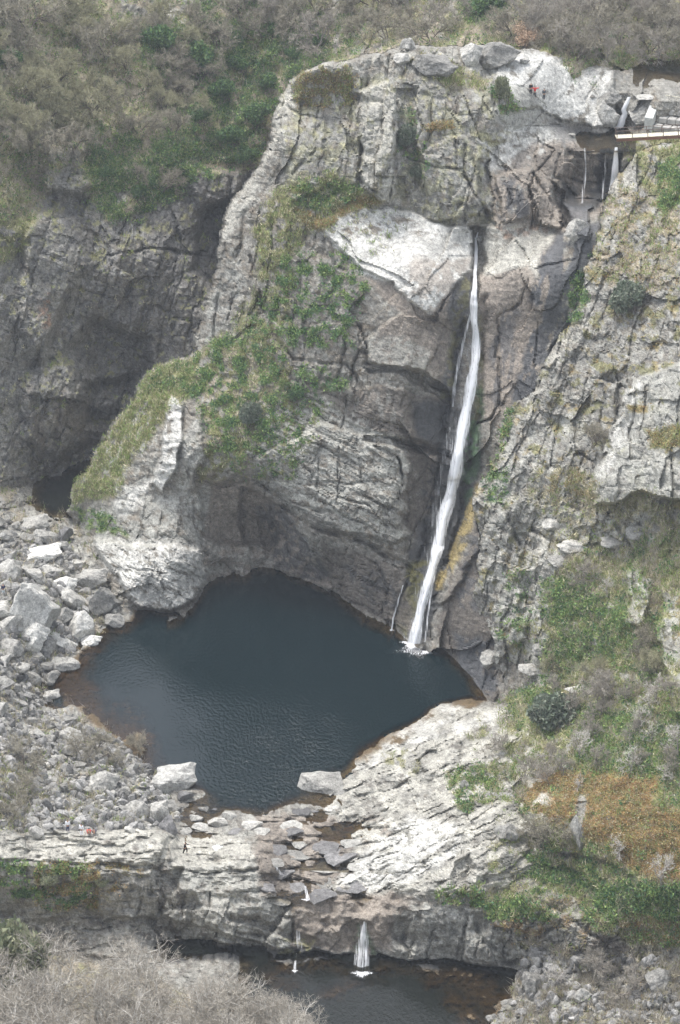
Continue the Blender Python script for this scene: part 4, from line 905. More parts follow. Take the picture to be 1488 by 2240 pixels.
def strand(name, path, sheet, parent, opac=.55, off=.45, seed=0, ztop=None, zbot=None, nacross=9):
    """a sheet of falling water hugging the rock; path rows are px, py, width px"""
    L_ = sum(math.hypot(b[0]-a[0], b[1]-a[1]) for a, b in zip(path[:-1], path[1:]))
    n = max(8, int(L_/5)); c = catmull(path, n)
    tt = np.array([sheet.sample_T(x + np.array([-.35, 0, .35])*w, np.full(3, y)).min() for x, y, w in c])
    k = 5 if n > 14 else 1
    pad = np.pad(tt, k, mode='edge'); tt = np.array([pad[i:i+2*k+1].mean()*.5 + pad[i:i+2*k+1].min()*.5 for i in range(n)])
    tt -= off
    if zbot is not None:
        for i in range(n):
            lim = float(tau_z(c[i,0], c[i,1], zbot+.05)); tt[i] = min(tt[i], lim+ .0) if tt[i] > lim else tt[i]
    r = np.random.default_rng(seed+5)
    V, UV, OP = [], [], []
    length = 0
    for i, (x, y, w) in enumerate(c):
        if i: length += math.hypot(c[i,0]-c[i-1,0], c[i,1]-c[i-1,1])/16
        for j in range(nacross):
            u = j/(nacross-1)-.5
            wob = .10*w*math.sin(length*1.1 + seed + j*.4)*(.5)
            px = x + u*w + wob
            bulge = .35*math.cos(u*math.pi)*min(w, 20)/20
            V.append(pos(px, y, tt[i]-bulge)); UV.append((px/16, length))
            e = 1-abs(u)*2
            OP.append(opac*min(1, .35 + 1.6*e**.8) if nacross > 3 else opac)
    V = np.array(V); F = []
    for i in range(n-1):
        for j in range(nacross-1):
            a = i*nacross+j; F.append((a, a+nacross, a+nacross+1, a+1))
    me = mesh_np(name, V, np.array(F), True)
    uvl = me.uv_layers.new(name='UVMap'); li = np.array(F).ravel(); uvl.data.foreach_set('uv', np.array(UV, np.float32)[li].ravel())
    a = me.attributes.new('opac', 'FLOAT', 'POINT'); a.data.foreach_set('value', np.array(OP, np.float32))
    return mobj(name, me, 'white_water', parent)

def foam(name, px, py, w, h, zl, parent, opac=.55, seed=0):
    """churned water: a low lumpy disc lying on the pool"""
    c = pos(px, py, float(tau_z(px, py, zl)))
    rw = w/32*(1-.0); rh = h/32/.47
    V, UV, OP, F = [(c[0], c[1], zl+.16)], [(0, 0)], [opac+.1], []
    nr, na = 6, 28
    for i in range(1, nr+1):
        for k in range(na):
            a = 2*math.pi*k/na; q = i/nr
            rr = q*(1+.25*math.sin(3*a+seed)+.15*math.sin(7*a+seed*2))
            x, y = c[0]+math.cos(a)*rw*rr, c[1]+math.sin(a)*rh*rr
            V.append((x, y, zl+.03+.13*(1-q)*abs(math.sin(a*5+i)))); UV.append((x*1.2, y*6)); OP.append(opac*(1-q**2)+.1)
    for k in range(na): F.append((0, 1+k, 1+(k+1) % na, 0))
    tri = np.array([(0, 1+k, 1+(k+1) % na) for k in range(na)]); quad = []
    for i in range(nr-1):
        for k in range(na):
            a, b = 1+i*na+k, 1+i*na+(k+1) % na
            quad += [(a, a+na, b+na), (a, b+na, b)]
    F = np.vstack([tri, np.array(quad)])
    me = mesh_np(name, V, F, True)
    uvl = me.uv_layers.new(name='UVMap'); uvl.data.foreach_set('uv', np.array(UV, np.float32)[F.ravel()].ravel())
    a = me.attributes.new('opac', 'FLOAT', 'POINT'); a.data.foreach_set('value', np.array(OP, np.float32))
    return mobj(name, me, 'white_water', parent)

def empty(name, loc=(0,0,0)):
    o = bpy.data.objects.new(name, None); o.location = loc; return link(o)

MAIN = [(1040,520,7),(1042,545,9),(1041,575,8),(1039,600,9),(1039,625,13),(1036,660,18),(1037,700,20),(1042,740,20),(1040,785,24),(1032,835,28),(1023,885,29),(1013,935,29),(1004,985,30),(996,1035,32),(986,1085,34),(971,1130,34),(959,1195,30),(938,1270,25),(924,1320,26),(913,1370,26),(905,1408,34)]
wf = empty('waterfall')
tag(wf, 'tall white waterfall sliding down a dark wet chute into the round pool', 'waterfall')
strand('fall_sheet', MAIN, C, wf, .68, .5, 1)
strand('fall_sheet', [(x+2, y, w*.5) for x, y, w in MAIN[3:]], C, wf, .74, .9, 2)
strand('fall_spray', [(x-4, y, w*1.9) for x, y, w in MAIN[7:]], C, wf, .38, .3, 3)
strand('side_strand', [(1032,680,6),(1018,730,9),(1004,790,10),(994,845,10),(990,890,8)], C, wf, .50, .4, 4)
strand('side_strand', [(988,905,9),(980,950,12),(971,1000,12),(960,1060,14),(950,1110,14),(946,1150,12)], C, wf, .42, .4, 5)
strand('side_strand', [(966,1190,4),(955,1240,5),(943,1300,5),(936,1350,5),(930,1405,6)], C, wf, .52, .4, 6)
strand('side_strand', [(930,1260,8),(912,1310,8),(903,1360,8),(896,1400,8)], C, wf, .42, .5, 7)
strand('side_strand', [(882,1280,4),(870,1320,5),(861,1350,5),(857,1380,5)], C, wf, .55, .4, 8)
foam('foam', 905, 1411, 58, 20, 0, wf, .85, 1); foam('foam', 932, 1428, 38, 11, 0, wf, .6, 2); foam('foam', 908, 1424, 100, 38, 0, wf, .42, 5); foam('foam', 886, 1406, 34, 9, 0, wf, .5, 6); foam('foam', 857, 1379, 14, 6, 0, wf, .6, 3); foam('foam', 890, 1394, 20, 6, 0, wf, .45, 4)

def small_fall(name, label, strands, foams=(), sheet=C):
    e = empty(name); tag(e, label, 'waterfall')
    for i, (p_, o_) in enumerate(strands): strand('water_strand', p_, sheet, e, o_, .35, 20+i)
    for i, f in enumerate(foams): foam('foam', *f, e, .6, i)
small_fall('cascade', 'small white cascade dropping from the river beside the terrace wall', [([(1377,212,10),(1370,228,13),(1364,240,13),(1368,250,14),(1360,262,18),(1354,280,22)], .76)], [(1352,281,30,8,49.6)])
small_fall('cascade', 'bright narrow waterfall just under the footbridge end', [([(1348,322,9),(1347,350,15),(1345,380,17),(1339,410,15),(1332,440,11)], .70), ([(1327,332,4),(1324,370,6),(1320,410,6),(1318,436,5)], .48)])
small_fall('cascade', 'thin veil of water running down the brown rock left of the footbridge', [([(1279,324,5),(1282,350,8),(1281,380,8),(1276,415,8),(1274,447,7)], .50)])
small_fall('cascade', 'fan-shaped white waterfall dropping into the lower brown pool', [([(797,2016,6),(796,2030,12),(795,2050,20),(793,2075,26),(792,2100,31),(791,2130,38)], .56), ([(800,2018,5),(802,2050,10),(803,2090,13),(804,2130,16)], .50), ([(792,2022,6),(784,2055,9),(778,2095,11),(775,2128,12)], .47)], [(792,2131,50,13,-6.5)], G)
small_fall('cascade', 'faint broken trickle left of the fan-shaped lower fall', [([(652,2035,16),(654,2055,20),(660,2080,14)], .44), ([(649,2085,5),(646,2105,6),(645,2124,7)], .58), ([(681,2096,3),(680,2124,4)], .45)], [(645,2125,16,6,-6.5)], G)
small_fall('cascade', 'short white rill tumbling over the wet slabs below the pool', [([(668,1938,7),(670,1950,9),(674,1966,12)], .55), ([(604,1896,6),(612,1908,12),(618,1914,10)], .52)], [(672,1969,30,5,-1.15)], G)
small_fall('cascade', 'trickle of water in the notch above the tall waterfall', [([(1046,508,5),(1043,520,7)], .6)])

# ------------------------------------------------------------------ boulders
def ico(sub):
    import bmesh
    bm = bmesh.new(); bmesh.ops.create_icosphere(bm, subdivisions=sub, radius=1.0)
    v = np.array([x.co[:] for x in bm.verts]); f = np.array([[a.index for a in q.verts] for q in bm.faces]); bm.free()
    return v, f
ICO = {k: ico(k) for k in (1, 2, 3, 4)}
def boulder_shape(sub, seed, cuts=12, rough=.05, lo=.42, hi=.80):
    r = np.random.default_rng(seed); v, f = ICO[sub]; v = v.copy()
    for _ in range(cuts):
        n = r.normal(size=3); n /= np.linalg.norm(n); d = r.uniform(lo, hi)
        h = v@n; m = h > d; v[m] -= (h[m]-d)[:, None]*n*.93
    v += v*(rough*fbm(v[:,0]*2+seed, v[:,1]*2+v[:,2]*1.7, 3, seed))[:, None]*2
    v += v*(rough*.7*(ridged(v[:,0]*4+seed+v[:,2]*2, v[:,1]*4, 3, seed+1)-.6))[:, None]
    v /= np.abs(v).max(0)
    return v, f
BM = []
for i in range(9):
    v, f = boulder_shape(3, 100+i, 11 + i % 4, .06); me = mesh_np('boulder', v, f, False); me.materials.append(MATS['boulder_rock']); BM.append(me)
BIG = []
for i in range(7):
    v, f = boulder_shape(4, 200+i, 13, .07); me = mesh_np('large_boulder', v, f, False); me.materials.append(MATS['boulder_rock']); BIG.append(me)
rock_material('wet_rock', attr=False, base=(.17,.165,.16), obj_random=True, rough=.55)
rock_material('brown_rock', attr=False, base=(.30,.19,.075), obj_random=True)
rock_material('pale_rock', attr=False, base=(.52,.51,.47), obj_random=True)
WETB = []
for me in BM[:5]:
    m2 = me.copy(); m2.materials.clear(); m2.materials.append(MATS['wet_rock']); WETB.append(m2)
BRB = []
for me in BM[4:7]:
    m2 = me.copy(); m2.materials.clear(); m2.materials.append(MATS['brown_rock']); BRB.append(m2)
PALEB = []
for me in BIG[:5]:
    m2 = me.copy(); m2.materials.clear(); m2.materials.append(MATS['pale_rock']); PALEB.append(m2)

def put_boulder(px, py, w, h, meshes, label, group=None, name='boulder', roll=0.0, depth=None, sheet=G, lift=.18, at=None, i=[0]):
    i[0] += 1
    c = sheet.at(px, py + h*.3) if at is None else np.array(at)
    sc = (np.linalg.norm(c-CAM))/FPX
    hw, hh = w/2*sc, h/2*sc
    dp = depth if depth is not None else (hw*.55+hh*.5)
    o = bpy.data.objects.new(name, meshes[i[0] % len(meshes)])
    link(o)
    # image height of a body with half height a and half depth b seen 27 degrees from above
    hz = max(.35*hh, math.sqrt(max(hh*hh-(dp*ST)**2, 0))/CT)
    o.location = (c[0], c[1], c[2]+hz*lift)
    o.scale = (hw, dp, hz)
    o.rotation_euler = (random.uniform(-.15,.15), roll, random.uniform(-.35,.35))
    tag(o, label, 'boulder', group)
    return o

Lb = [  # px, py, w, h, roll, label, pale
 (201,1256,68,48,0,'blocky grey boulder touching the foot of the pale rock toe, uppermost of its row',0),
 (227,1302,68,64,.1,'rounded grey boulder wedged against the pale rock toe',0),
 (141,1272,52,30,.0,'small oblong pale boulder left of the blocky grey one',1),
 (164,1306,78,40,.5,'long grey boulder tilting down to the right',0),
 (183,1354,62,60,-.3,'smooth pale angular boulder standing above the pool inlet',1),
 (247,1350,46,34,0,'small round boulder at the water edge under the pale rock toe',0),
 (143,1338,38,34,.2,'small cracked boulder left of the smooth pale one',1),
 (197,1396,46,22,-.1,'flat pale slab lying at the pool edge',1),
 (136,1393,96,34,.55,'long speckled boulder pointing down at the pool',1),
 (103,1407,50,44,.3,'squat grey boulder below the long speckled one',0),
 (140,1446,64,34,-.1,'mossy topped boulder with its foot in the pool',0),
 (70,1310,112,130,0,'huge lichen covered boulder, the largest of the left talus',1),
 (72,1380,60,52,0,'pale boulder leaning on the foot of the huge lichen covered one',1),
 (28,1412,60,48,.2,'broad grey boulder at the left edge below the huge one',0),
 (112,1517,38,30,0,'egg shaped boulder on the left bank of the pool',0),
 (380,1690,98,66,-.05,'big white topped boulder at the near left corner of the pool',1),
 (224,1703,62,46,0,'dark layered boulder in the rubble left of the white topped one',0),
 (402,1735,38,20,.2,'smooth dark slab in the shallow water below the white topped boulder',2),
 (368,1757,50,32,-.2,'square edged boulder in the rubble beside the shallow water',0),
 (455,1703,42,24,0,'low grey boulder right of the white topped boulder',0),
 (92,1203,88,40,-.2,'wide pale boulder lying across the top of the talus',1),
 (75,1140,64,42,0,'grey boulder beside the gorge pool',0),
 (140,1165,38,34,0,'dark boulder right of the gorge pool boulder',2),
 (20,1240,58,44,0,'lichen grey boulder at the left edge of the talus',0),
 (100,1168,56,30,.1,'flat topped boulder between the gorge pool and the talus',0),
 (712,1700,108,50,-.08,'long smooth grey boulder lying in the shallow right end of the pool',0),
 (368,1797,42,42,.1,'dark wet boulder below the left rubble beside the shelf',2),
 (305,1765,60,44,0,'blunt boulder near the rock shelf rim',0),
 (345,1768,44,62,.2,'upright cracked boulder near the shelf',0)]
for x, y, w, h, ro, lab, pl in Lb:
    put_boulder(x, y, w*1.12, h*1.35, [BIG, PALEB, WETB][pl], lab, roll=ro, name='boulder', lift=.3)
for x, y, w, h, ro, lab, pl in [(1088,112,112,74,0,'largest grey boulder on the back of the plateau',0),(1028,116,54,54,0,'boulder left of the largest one on the plateau',0),(1042,84,72,50,0,'boulder perched behind the pair on the plateau',0),(951,132,104,58,0,'mossy block at the back rim left of the plateau boulders',0),(893,96,40,44,.2,'narrow boulder on top of the rim block',0),(882,126,44,34,0,'small boulder left of the rim block',0),(1147,132,26,18,0,'little boulder right of the largest plateau boulder',1)]:
    put_boulder(x, y, w, h, [BIG, PALEB][pl], lab, roll=ro, sheet=C, lift=.5)
for x, y, w, h, lab in [(1335,205,60,36,'rounded boulder where the river spills over'),(1402,240,66,44,'brown boulder right of the upper cascade'),(1420,205,70,26,'low boulder beside the river outlet'),(1330,232,52,64,'tall pale boulder left of the upper cascade'),(1345,262,50,32,'dark boulder at the foot of the upper cascade'),(1312,303,20,8,'small rock standing in the upper rock pool'),(1246,291,26,10,'flat rock at the left end of the upper rock pool'),(1262,487,60,60,'bluish grey boulder jammed at the base of the twin falls'),(1050,518,22,16,'stone jammed in the notch above the tall waterfall')]:
    put_boulder(x, y, w, h, BIG, lab, sheet=C, lift=.1)
for x, y, w, h, lab in [(1165,2135,64,84,'tall pale boulder at the right end of the lower pool'),(1112,2188,34,26,'pale stone in the water off the right bank of the lower pool'),(1075,2222,34,28,'grey stone at the bottom edge in the lower pool'),(1118,2232,64,40,'broad grey boulder at the bottom edge right of the lower pool'),(1150,2196,52,34,'slanting boulder on the right bank of the lower pool'),(1275,2166,44,40,'pale boulder in the scrub right of the lower pool'),(1440,2130,70,60,'striped grey boulder at the lower right'),(1095,1735,70,26,'pale flat rock at the edge of the rusty moss'),(1020,1712,28,40,'upright stone on the right shelf'),(1105,1808,60,50,'square block with a mossy cap at the shelf edge')]:
    put_boulder(x, y, w, h, BIG, lab, sheet=(R if x > 1140 else G), lift=.1)

for x, y, w, h, lab in [(1400,1150,64,34,'layered grey outcrop below the pale outcrop at the right'),(1345,1172,84,34,'long grey rock ledge left of the layered outcrop'),(1255,1180,76,34,'grey rock ledge at the top of the green slope'),(1222,1215,60,26,'low rock ledge under the one at the top of the green slope'),(1185,1405,56,46,'blunt grey outcrop on the left side of the green slope'),(1172,1450,78,30,'flat grey outcrop over the large round bush'),(1262,1500,64,22,'mossy ledge right above the large round bush'),(1215,1130,60,42,'rough grey knob on the right ridge above the green slope'),(1300,1655,22,16,'small pale stone in the grass of the right slope'),(1418,1655,20,14,'small pale stone beside the saplings'),(1332,1786,16,10,'tiny white stone in the rusty moss'),(1110,1640,40,22,'grey rock in the scrub beside the shelf'),(1265,1783,30,84,'tall narrow grey slab bare of moss'),(1420,1260,46,60,'grey rib of rock in the middle right slope'),(1080,1420,60,50,'dark rock at the foot of the ridge by the pool')]:
    put_boulder(x, y, w, h, BIG, lab, sheet=(R if x > 1085 else C), lift=-.28, name='outcrop')
# the mid sized blocks of the talus
def in_poly(poly, x, y): return bool(sdist(poly, np.array([x]), np.array([y]))[0] > 0)
tal = [(-30,1130),(150,1170),(210,1330),(160,1430),(90,1500),(130,1560),(260,1620),(320,1680),(400,1790),(330,1812),(-30,1822)]
placed = [(x, y, max(w, h)*.42) for x, y, w, h, *_ in Lb]
cnt = 0; tries = 0
while cnt < 215 and tries < 26000:
    tries += 1
    big = cnt < 60 and tries < 5000
    x, y = random.uniform(-25, 400), (random.uniform(1130, 1490) if big else random.uniform(1135, 1815))
    w = random.uniform(30, 66) if big else 16 + 42*random.random()**2.2
    if not in_poly(tal, x, y) or (y > 1778 and 125 < x < 235): continue
    if any((x-a)**2 + ((y-b)*1.3)**2 < (r+w*.40)**2 for a, b, r in placed): continue
    placed.append((x, y, w*.45)); cnt += 1
    put_boulder(x, y, w*random.uniform(.9,1.3), w*random.uniform(.6,.95), BM, ('large' if w > 34 else 'middling' if w > 22 else 'small')+' angular rock '+('beside the gorge pool end of the talus' if y < 1250 else 'between the huge lichen covered boulder and the pool' if y < 1420 and x > 60 else 'at the left edge of the talus' if x < 60 else 'near the brown stones of the left shore' if x > 180 and y < 1680 else 'in the middle of the left rubble' if y < 1700 else 'in the rubble just above the rock shelf'), 'loose rocks of the left bank', roll=random.uniform(-.6,.6), name='rock', lift=.25)
# rocks standing in the outlet and along the near shore
out_pts = [(430,1786,36,26),(448,1766,30,20),(478,1790,44,28),(500,1776,40,30),(470,1768,24,14),(545,1800,60,24),(575,1812,50,20),(600,1795,40,12),(640,1800,54,10),(560,1775,34,14),(655,1770,50,12),(700,1812,60,12),(640,1815,46,14),(720,1848,70,16),(660,1838,64,16),(600,1850,60,18),(770,1840,50,14),(740,1868,90,18),(650,1868,70,14),(600,1880,50,16),(700,1892,84,14),(780,1890,60,14),(620,1905,50,18),(720,1920,90,20),(580,1935,50,20),(640,1935,60,18),(770,1930,70,20),(700,1955,70,16),(610,1958,60,22),(440,1805,40,14),(400,1812,40,14),(520,1812,46,14),(680,1772,34,9),(730,1765,40,10),(660,1720,30,8)]
for x, y, w, h in out_pts:
    put_boulder(x, y, w*1.05, h*1.15, WETB if random.random() < .45 else BM, 'flat wet slab of rock in the stream that leaves the pool', 'flat slabs in the outlet stream', name='slab', lift=.05, depth=w/2*.055*.8)
# brown stones under the shallow water
for x, y, w, h in [(237,1556,58,22),(290,1552,40,20),(322,1562,30,18),(305,1570,40,16),(275,1590,50,12),(325,1608,44,16),(290,1622,44,22),(330,1630,26,14),(262,1540,36,12),(170,1535,34,10),(190,1545,30,12),(283,1362,34,16),(260,1380,36,14),(365,1350,30,12),(107,1480,30,14),(700,1728,70,18),(760,1815,40,10)]:
    c = pos(x, y, float(tau_z(x, y, -.56)))
    put_boulder(x, y, w, h, BRB, 'brown stone under the shallow edge of the pool', 'stones under the shallow water', name='stone', at=c, lift=0)

def merge_instances(name, shapes, X, S, Rz, colr, mat, kind='stuff', label=None, cat=None, tilt=.5):
    """many small stones joined into one mesh"""
    V, F, Cc, off = [], [], [], 0
    for k in range(len(X)):
        v, f = shapes[k % len(shapes)]
        a = Rz[k]; b = rng.uniform(-tilt, tilt)
        Rm = np.array([[math.cos(a), -math.sin(a), 0], [math.sin(a), math.cos(a), 0], [0, 0, 1]]) @ np.array([[math.cos(b), 0, math.sin(b)], [0, 1, 0], [-math.sin(b), 0, math.cos(b)]])
        V.append((v*S[k])@Rm.T + X[k]); F.append(f+off); off += len(v); Cc.append(np.repeat(colr[k][None], len(v), 0))
    me = mesh_np(name, np.vstack(V), np.vstack(F), False, np.vstack(Cc))
    return tag(mobj(name, me, mat), label, cat, None, kind)
SM = [boulder_shape(2, 300+i, 8, .05) for i in range(8)]
def scree(poly, n, smin, smax, sheet, name, label):
    p = np.array(poly, float); X = []; S = []; Cc = []
    xs = rng.uniform(p[:,0].min(), p[:,0].max(), n*3); ys = rng.uniform(p[:,1].min(), p[:,1].max(), n*3)
    ok = sdist(poly, xs, ys) > 0
    xs, ys = xs[ok][:n], ys[ok][:n]
    tt = sheet.sample_T(xs, ys)
    X = pos(xs, ys, tt)
    s = smin + (smax-smin)*rng.random(len(xs))**2.5
    S = s[:, None]*rng.uniform(.55, 1.25, (len(xs), 3))
    g = rng.uniform(.13, .38, len(xs))
    Cc = np.stack([g, g*.975, g*.92], -1)
    return merge_instances(name, SM, X, S, rng.uniform(0, 6.28, len(xs)), Cc, 'rock', 'stuff', label, 'scree')
scree(tal, 2200, .25, .9, G, 'scree', 'small grey rubble filling the gaps of the left bank')
scree([(1130,2080),(1500,2090),(1500,2240),(1080,2240),(1130,2190)], 700, .2, .8, R, 'scree', 'small pale rubble beside the lower pool')

# ------------------------------------------------------------------ small plants
def leaf_mesh(name, Pn, Nn, per, spread, size, elong, palette, mat='leaf', up=.5, label=None, lift=0.0, hs=1.0):
    n = len(Pn)*per
    c = np.repeat(Pn, per, 0); nn = np.repeat(Nn, per, 0)
    off = rng.normal(size=(n, 3))*spread
    off[:, 2] = np.abs(off[:, 2])*hs
    c = c + off + nn*lift
    d = rng.normal(size=(n, 3)); d[:, 2] += up*2; d /= np.linalg.norm(d, axis=1)[:, None]
    e = np.cross(d, rng.normal(size=(n, 3))); e /= np.linalg.norm(e, axis=1)[:, None]+1e-9
    s = size*rng.uniform(.6, 1.4, n)[:, None]
    w = s/elong
    V = np.stack([c - e*w*.5, c + e*w*.5, c + d*s], 1).reshape(-1, 3)
    F = np.arange(n*3).reshape(-1, 3)
    pal = np.array([COL[k] if isinstance(k, str) else k for k in palette])
    clump = np.repeat(rng.integers(0, len(pal), len(Pn)), per)
    col = pal[clump]*rng.uniform(1.0, 2.0, n)[:, None]
    me = mesh_np(name, V, F, False, np.repeat(col, 3, 0))
    return me
KINDS = dict(
    ivy=dict(per=7, spread=.26, size=.26, elong=1.2, palette=['green', 'green2', 'dkgreen', 'green', (.055,.11,.05)], up=.35, lift=.1),
    grass=dict(per=6, spread=.22, size=.42, elong=4, palette=['olive', 'straw', 'green2', 'olive', 'green2', (.15,.17,.07)], up=.9, lift=0),
    moss=dict(per=5, spread=.18, size=.16, elong=1.3, palette=['moss', 'ochre', 'rust', 'rust', 'olive', 'litter'], up=.2, lift=.05),
    brush=dict(per=7, spread=.30, size=.85, elong=16, palette=[(.24,.22,.18), (.20,.18,.145), (.28,.26,.21), 'litter'], up=.8, lift=0))
def plants(sheet, kind, n, vis, name, label, cat):
    if kind not in sheet.scat: return
    Pn, Nn, px = sheet.scatter(kind, n, vis)
    tag(mobj(name, leaf_mesh(name, Pn, Nn, **KINDS[kind]), 'leaf'), label, cat, None, 'stuff')
plants(B, 'ivy', 17000, (C,), 'ivy', 'dark green creeper covering the shaded slope behind the cliff', 'ivy')
plants(B, 'grass', 12000, (C,), 'grass', 'dry olive grass on the far hillside', 'grass')
plants(B, 'brush', 12000, (C,), 'brushwood', 'grey leafless scrub on the far hillside', 'scrub')
plants(C, 'ivy', 3600, (R,), 'ivy', 'green creepers on the ledges of the waterfall cliff', 'ivy')
plants(C, 'grass', 5500, (R,), 'grass', 'olive grass on the ledges of the waterfall cliff', 'grass')
plants(C, 'moss', 2500, (R,), 'moss', 'ochre moss on the ledge above the pale slab', 'moss')
plants(R, 'ivy', 10000, (), 'ivy', 'bright green ground cover on the right slope', 'ground cover')
plants(R, 'grass', 13000, (), 'grass', 'mixed green and straw grass on the right slope', 'grass')
plants(R, 'moss', 14000, (), 'moss', 'rusty orange moss on the right slope', 'moss')
plants(R, 'brush', 7000, (), 'brushwood', 'low leafless scrub on the right slope', 'scrub')
plants(G, 'ivy', 600, (R,), 'ivy', 'green plants hanging on the wall below the rock shelf', 'ivy')
plants(G, 'grass', 2200, (R,), 'grass', 'sparse grass between the riverside rocks', 'grass')
plants(G, 'brush', 1500, (R,), 'brushwood', 'dry twigs between the boulders of the left bank', 'scrub')
plants(G, 'moss', 1300, (R,), 'moss', 'ochre moss on the wall below the rock shelf', 'moss')

# ------------------------------------------------------------------ bare trees and bushes
def bare_tree(seed, height=6.0, levels=5, spread=.62, stems=1, twig_w=.035, twigs=9, droop=0.0, lean=.0):
    r = np.random.default_rng(seed)
    TV, TF, QV = [], [], []
    def tube(a, b, ra, rb):
        d = b-a; d = d/(np.linalg.norm(d)+1e-9)
        x = np.cross(d, [.3, .8, .5]); x /= np.linalg.norm(x); y = np.cross(d, x)
        k0 = len(TV)
        for c, rr in ((a, ra), (b, rb)):
            for q in range(4):
                t_ = q*math.pi/2; TV.append(c + rr*(math.cos(t_)*x + math.sin(t_)*y))
        for q in range(4): TF.append((k0+q, k0+(q+1) % 4, k0+4+(q+1) % 4, k0+4+q))
    def twig(a, d, ln, w):
        e = np.cross(d, r.normal(size=3)); e /= np.linalg.norm(e)+1e-9
        QV.append((a-e*w/2, a+e*w/2, a+d*ln))
    def grow(p0, d, ln, rad, lev):
        n = 3 if lev < 2 else 2
        p_ = p0
        for i in range(n):
            d = d + r.normal(size=3)*.16 + np.array([0, 0, .05-droop*lev*.03]); d /= np.linalg.norm(d)
            q = p_ + d*ln/n
            r2 = rad*(1-.28*(i+1)/n)
            if lev < levels-1: tube(p_, q, rad*(1-.28*i/n), r2)
            else: twig(p_, d, ln/n*1.3, rad*2.0)
            if lev >= 2:
                for _ in range(twigs):
                    t_ = p_ + (q-p_)*r.random()
                    dd = d + r.normal(size=3)*.75; dd /= np.linalg.norm(dd)
                    twig(t_, dd, ln*r.uniform(.35, .8), twig_w)
            p_ = q
        if lev < levels-1:
            for _ in range(3 if r.random() < .6 else 4):
                dd = d + r.normal(size=3)*spread; dd /= np.linalg.norm(dd)
                grow(p_ - d*ln*r.uniform(0, .45), dd, ln*r.uniform(.6, .85), rad*.6, lev+1)
    for s_ in range(stems):
        d0 = np.array([lean, 0, 1.0]) + (r.normal(size=3)*(.35 if stems > 1 else .1)); d0 /= np.linalg.norm(d0)
        grow(np.array([r.normal()*.15*(stems > 1), r.normal()*.15*(stems > 1), -.3]), d0, height*.30, height*.020/math.sqrt(stems), 0)
    tv = np.array(TV); q = np.array(QV).reshape(-1, 3)
    zmax = max(tv[:, 2].max(), q[:, 2].max()); tv *= height/zmax; q *= height/zmax
    return (tv, np.array(TF)), (q, np.arange(len(q)).reshape(-1, 3))

PROTO = {}
def tree_proto(key, mats=('bark', 'bark'), **kw):
    (tv, tf), (qv, qf) = bare_tree(**kw)
    a = mesh_np('trunk', tv, tf); a.materials.append(MATS[mats[0]])
    b = mesh_np('crown', qv, qf); b.materials.append(MATS[mats[1]])
    PROTO[key] = (a, b)
    print('tree', key, len(tf)*2, len(qf))
simple_mat('twig_grey', (.35,.32,.27), .9, .1, .2, 1.0)
simple_mat('twig_brown', (.31,.285,.22), .9, .1, .2, 1.0)
simple_mat('twig_olive', (.34,.325,.21), .9, .1, .2, 1.0)
simple_mat('twig_pale', (.58,.55,.50), .9, .1, .2, 1.0)
for i in range(3):
    tree_proto(f'grey{i}', ('bark', 'twig_grey'), seed=10+i, height=6, levels=5, stems=2, twigs=5, spread=.7)
    tree_proto(f'brown{i}', ('dark_bark', 'twig_brown'), seed=20+i, height=6, levels=5, stems=3, twigs=5, spread=.75)
    tree_proto(f'olive{i}', ('dark_bark', 'twig_olive'), seed=30+i, height=6, levels=5, stems=3, twigs=6, spread=.75)
    tree_proto(f'pale{i}', ('pale_bark', 'twig_pale'), seed=40+i, height=5, levels=5, stems=1, twigs=2, spread=.62, twig_w=.03)
    tree_proto(f'near{i}', ('twig_pale', 'twig_grey'), seed=50+i, height=10, levels=6, stems=2, twigs=2, spread=.6, twig_w=.04)

def put_tree(key, P0, h, label, cat='tree', group=None, name='bare_tree', base_h=6.0, rz=None):
    e = empty(name, P0); s_ = h/base_h
    e.scale = (s_*random.uniform(.85,1.15), s_*random.uniform(.85,1.15), s_); e.rotation_euler = (0, 0, random.uniform(0, 6.28) if rz is None else rz)
    tag(e, label, cat, group)
    a, b = PROTO[key]
    for nm, me in (('trunk', a), ('crown', b)):
        o = bpy.data.objects.new(nm, me); link(o, e)
    return e

def wood(sheet, pts, keys, h, label, group, vis=()):
    for x, y in pts:
        tcov = min([float(o.sample_T(np.array([x]), np.array([y]))[0]) for o in vis] + [1e6])
        if tcov < float(sheet.sample_T(np.array([x]), np.array([y]))[0]): continue
        k_ = random.choice(keys); hh_ = h*random.uniform(.75, 1.3)
        p_ = np.array(pts); side = 'lower' if y > np.median(p_[:, 1]) else 'upper'
        wide = 'left' if x < np.median(p_[:, 0]) else 'right'
        look = {'grey': 'grey', 'brown': 'dark brown', 'olive': 'olive', 'pale': 'pale'}[k_[:-1]] + (' tall' if hh_ > h*1.05 else ' small')
        put_tree(k_, sheet.at(x, y), hh_, label.format(look=look, part=f'{side} {wide}'), 'tree', group)
def jit(poly, n, mind):
    out_ = []; p_ = np.array(poly); k = 0
    while len(out_) < n and k < 6000:
        k += 1
        x, y = random.uniform(p_[:,0].min(), p_[:,0].max()), random.uniform(p_[:,1].min(), p_[:,1].max())
        if in_poly(poly, x, y) and all((x-a)**2+(y-b)**2 > mind**2 for a, b in out_): out_.append((x, y))
    return out_
G3 = lambda *k: [f'{q}{i}' for q in k for i in range(3)]
wood(B, jit([(-60,20),(200,40),(260,150),(240,330),(120,330),(-60,360)], 26, 38), G3('grey','olive','brown','olive'), 5.5, '{look} leafless tree, {part} part of the far left hillside', 'leafless trees on the left hillside')
wood(B, jit([(240,40),(480,60),(480,200),(420,330),(260,300)], 16, 45), G3('olive','brown'), 5.0, '{look} bare tree among creepers, {part} of the middle hillside', 'olive twigged trees of the middle hillside')
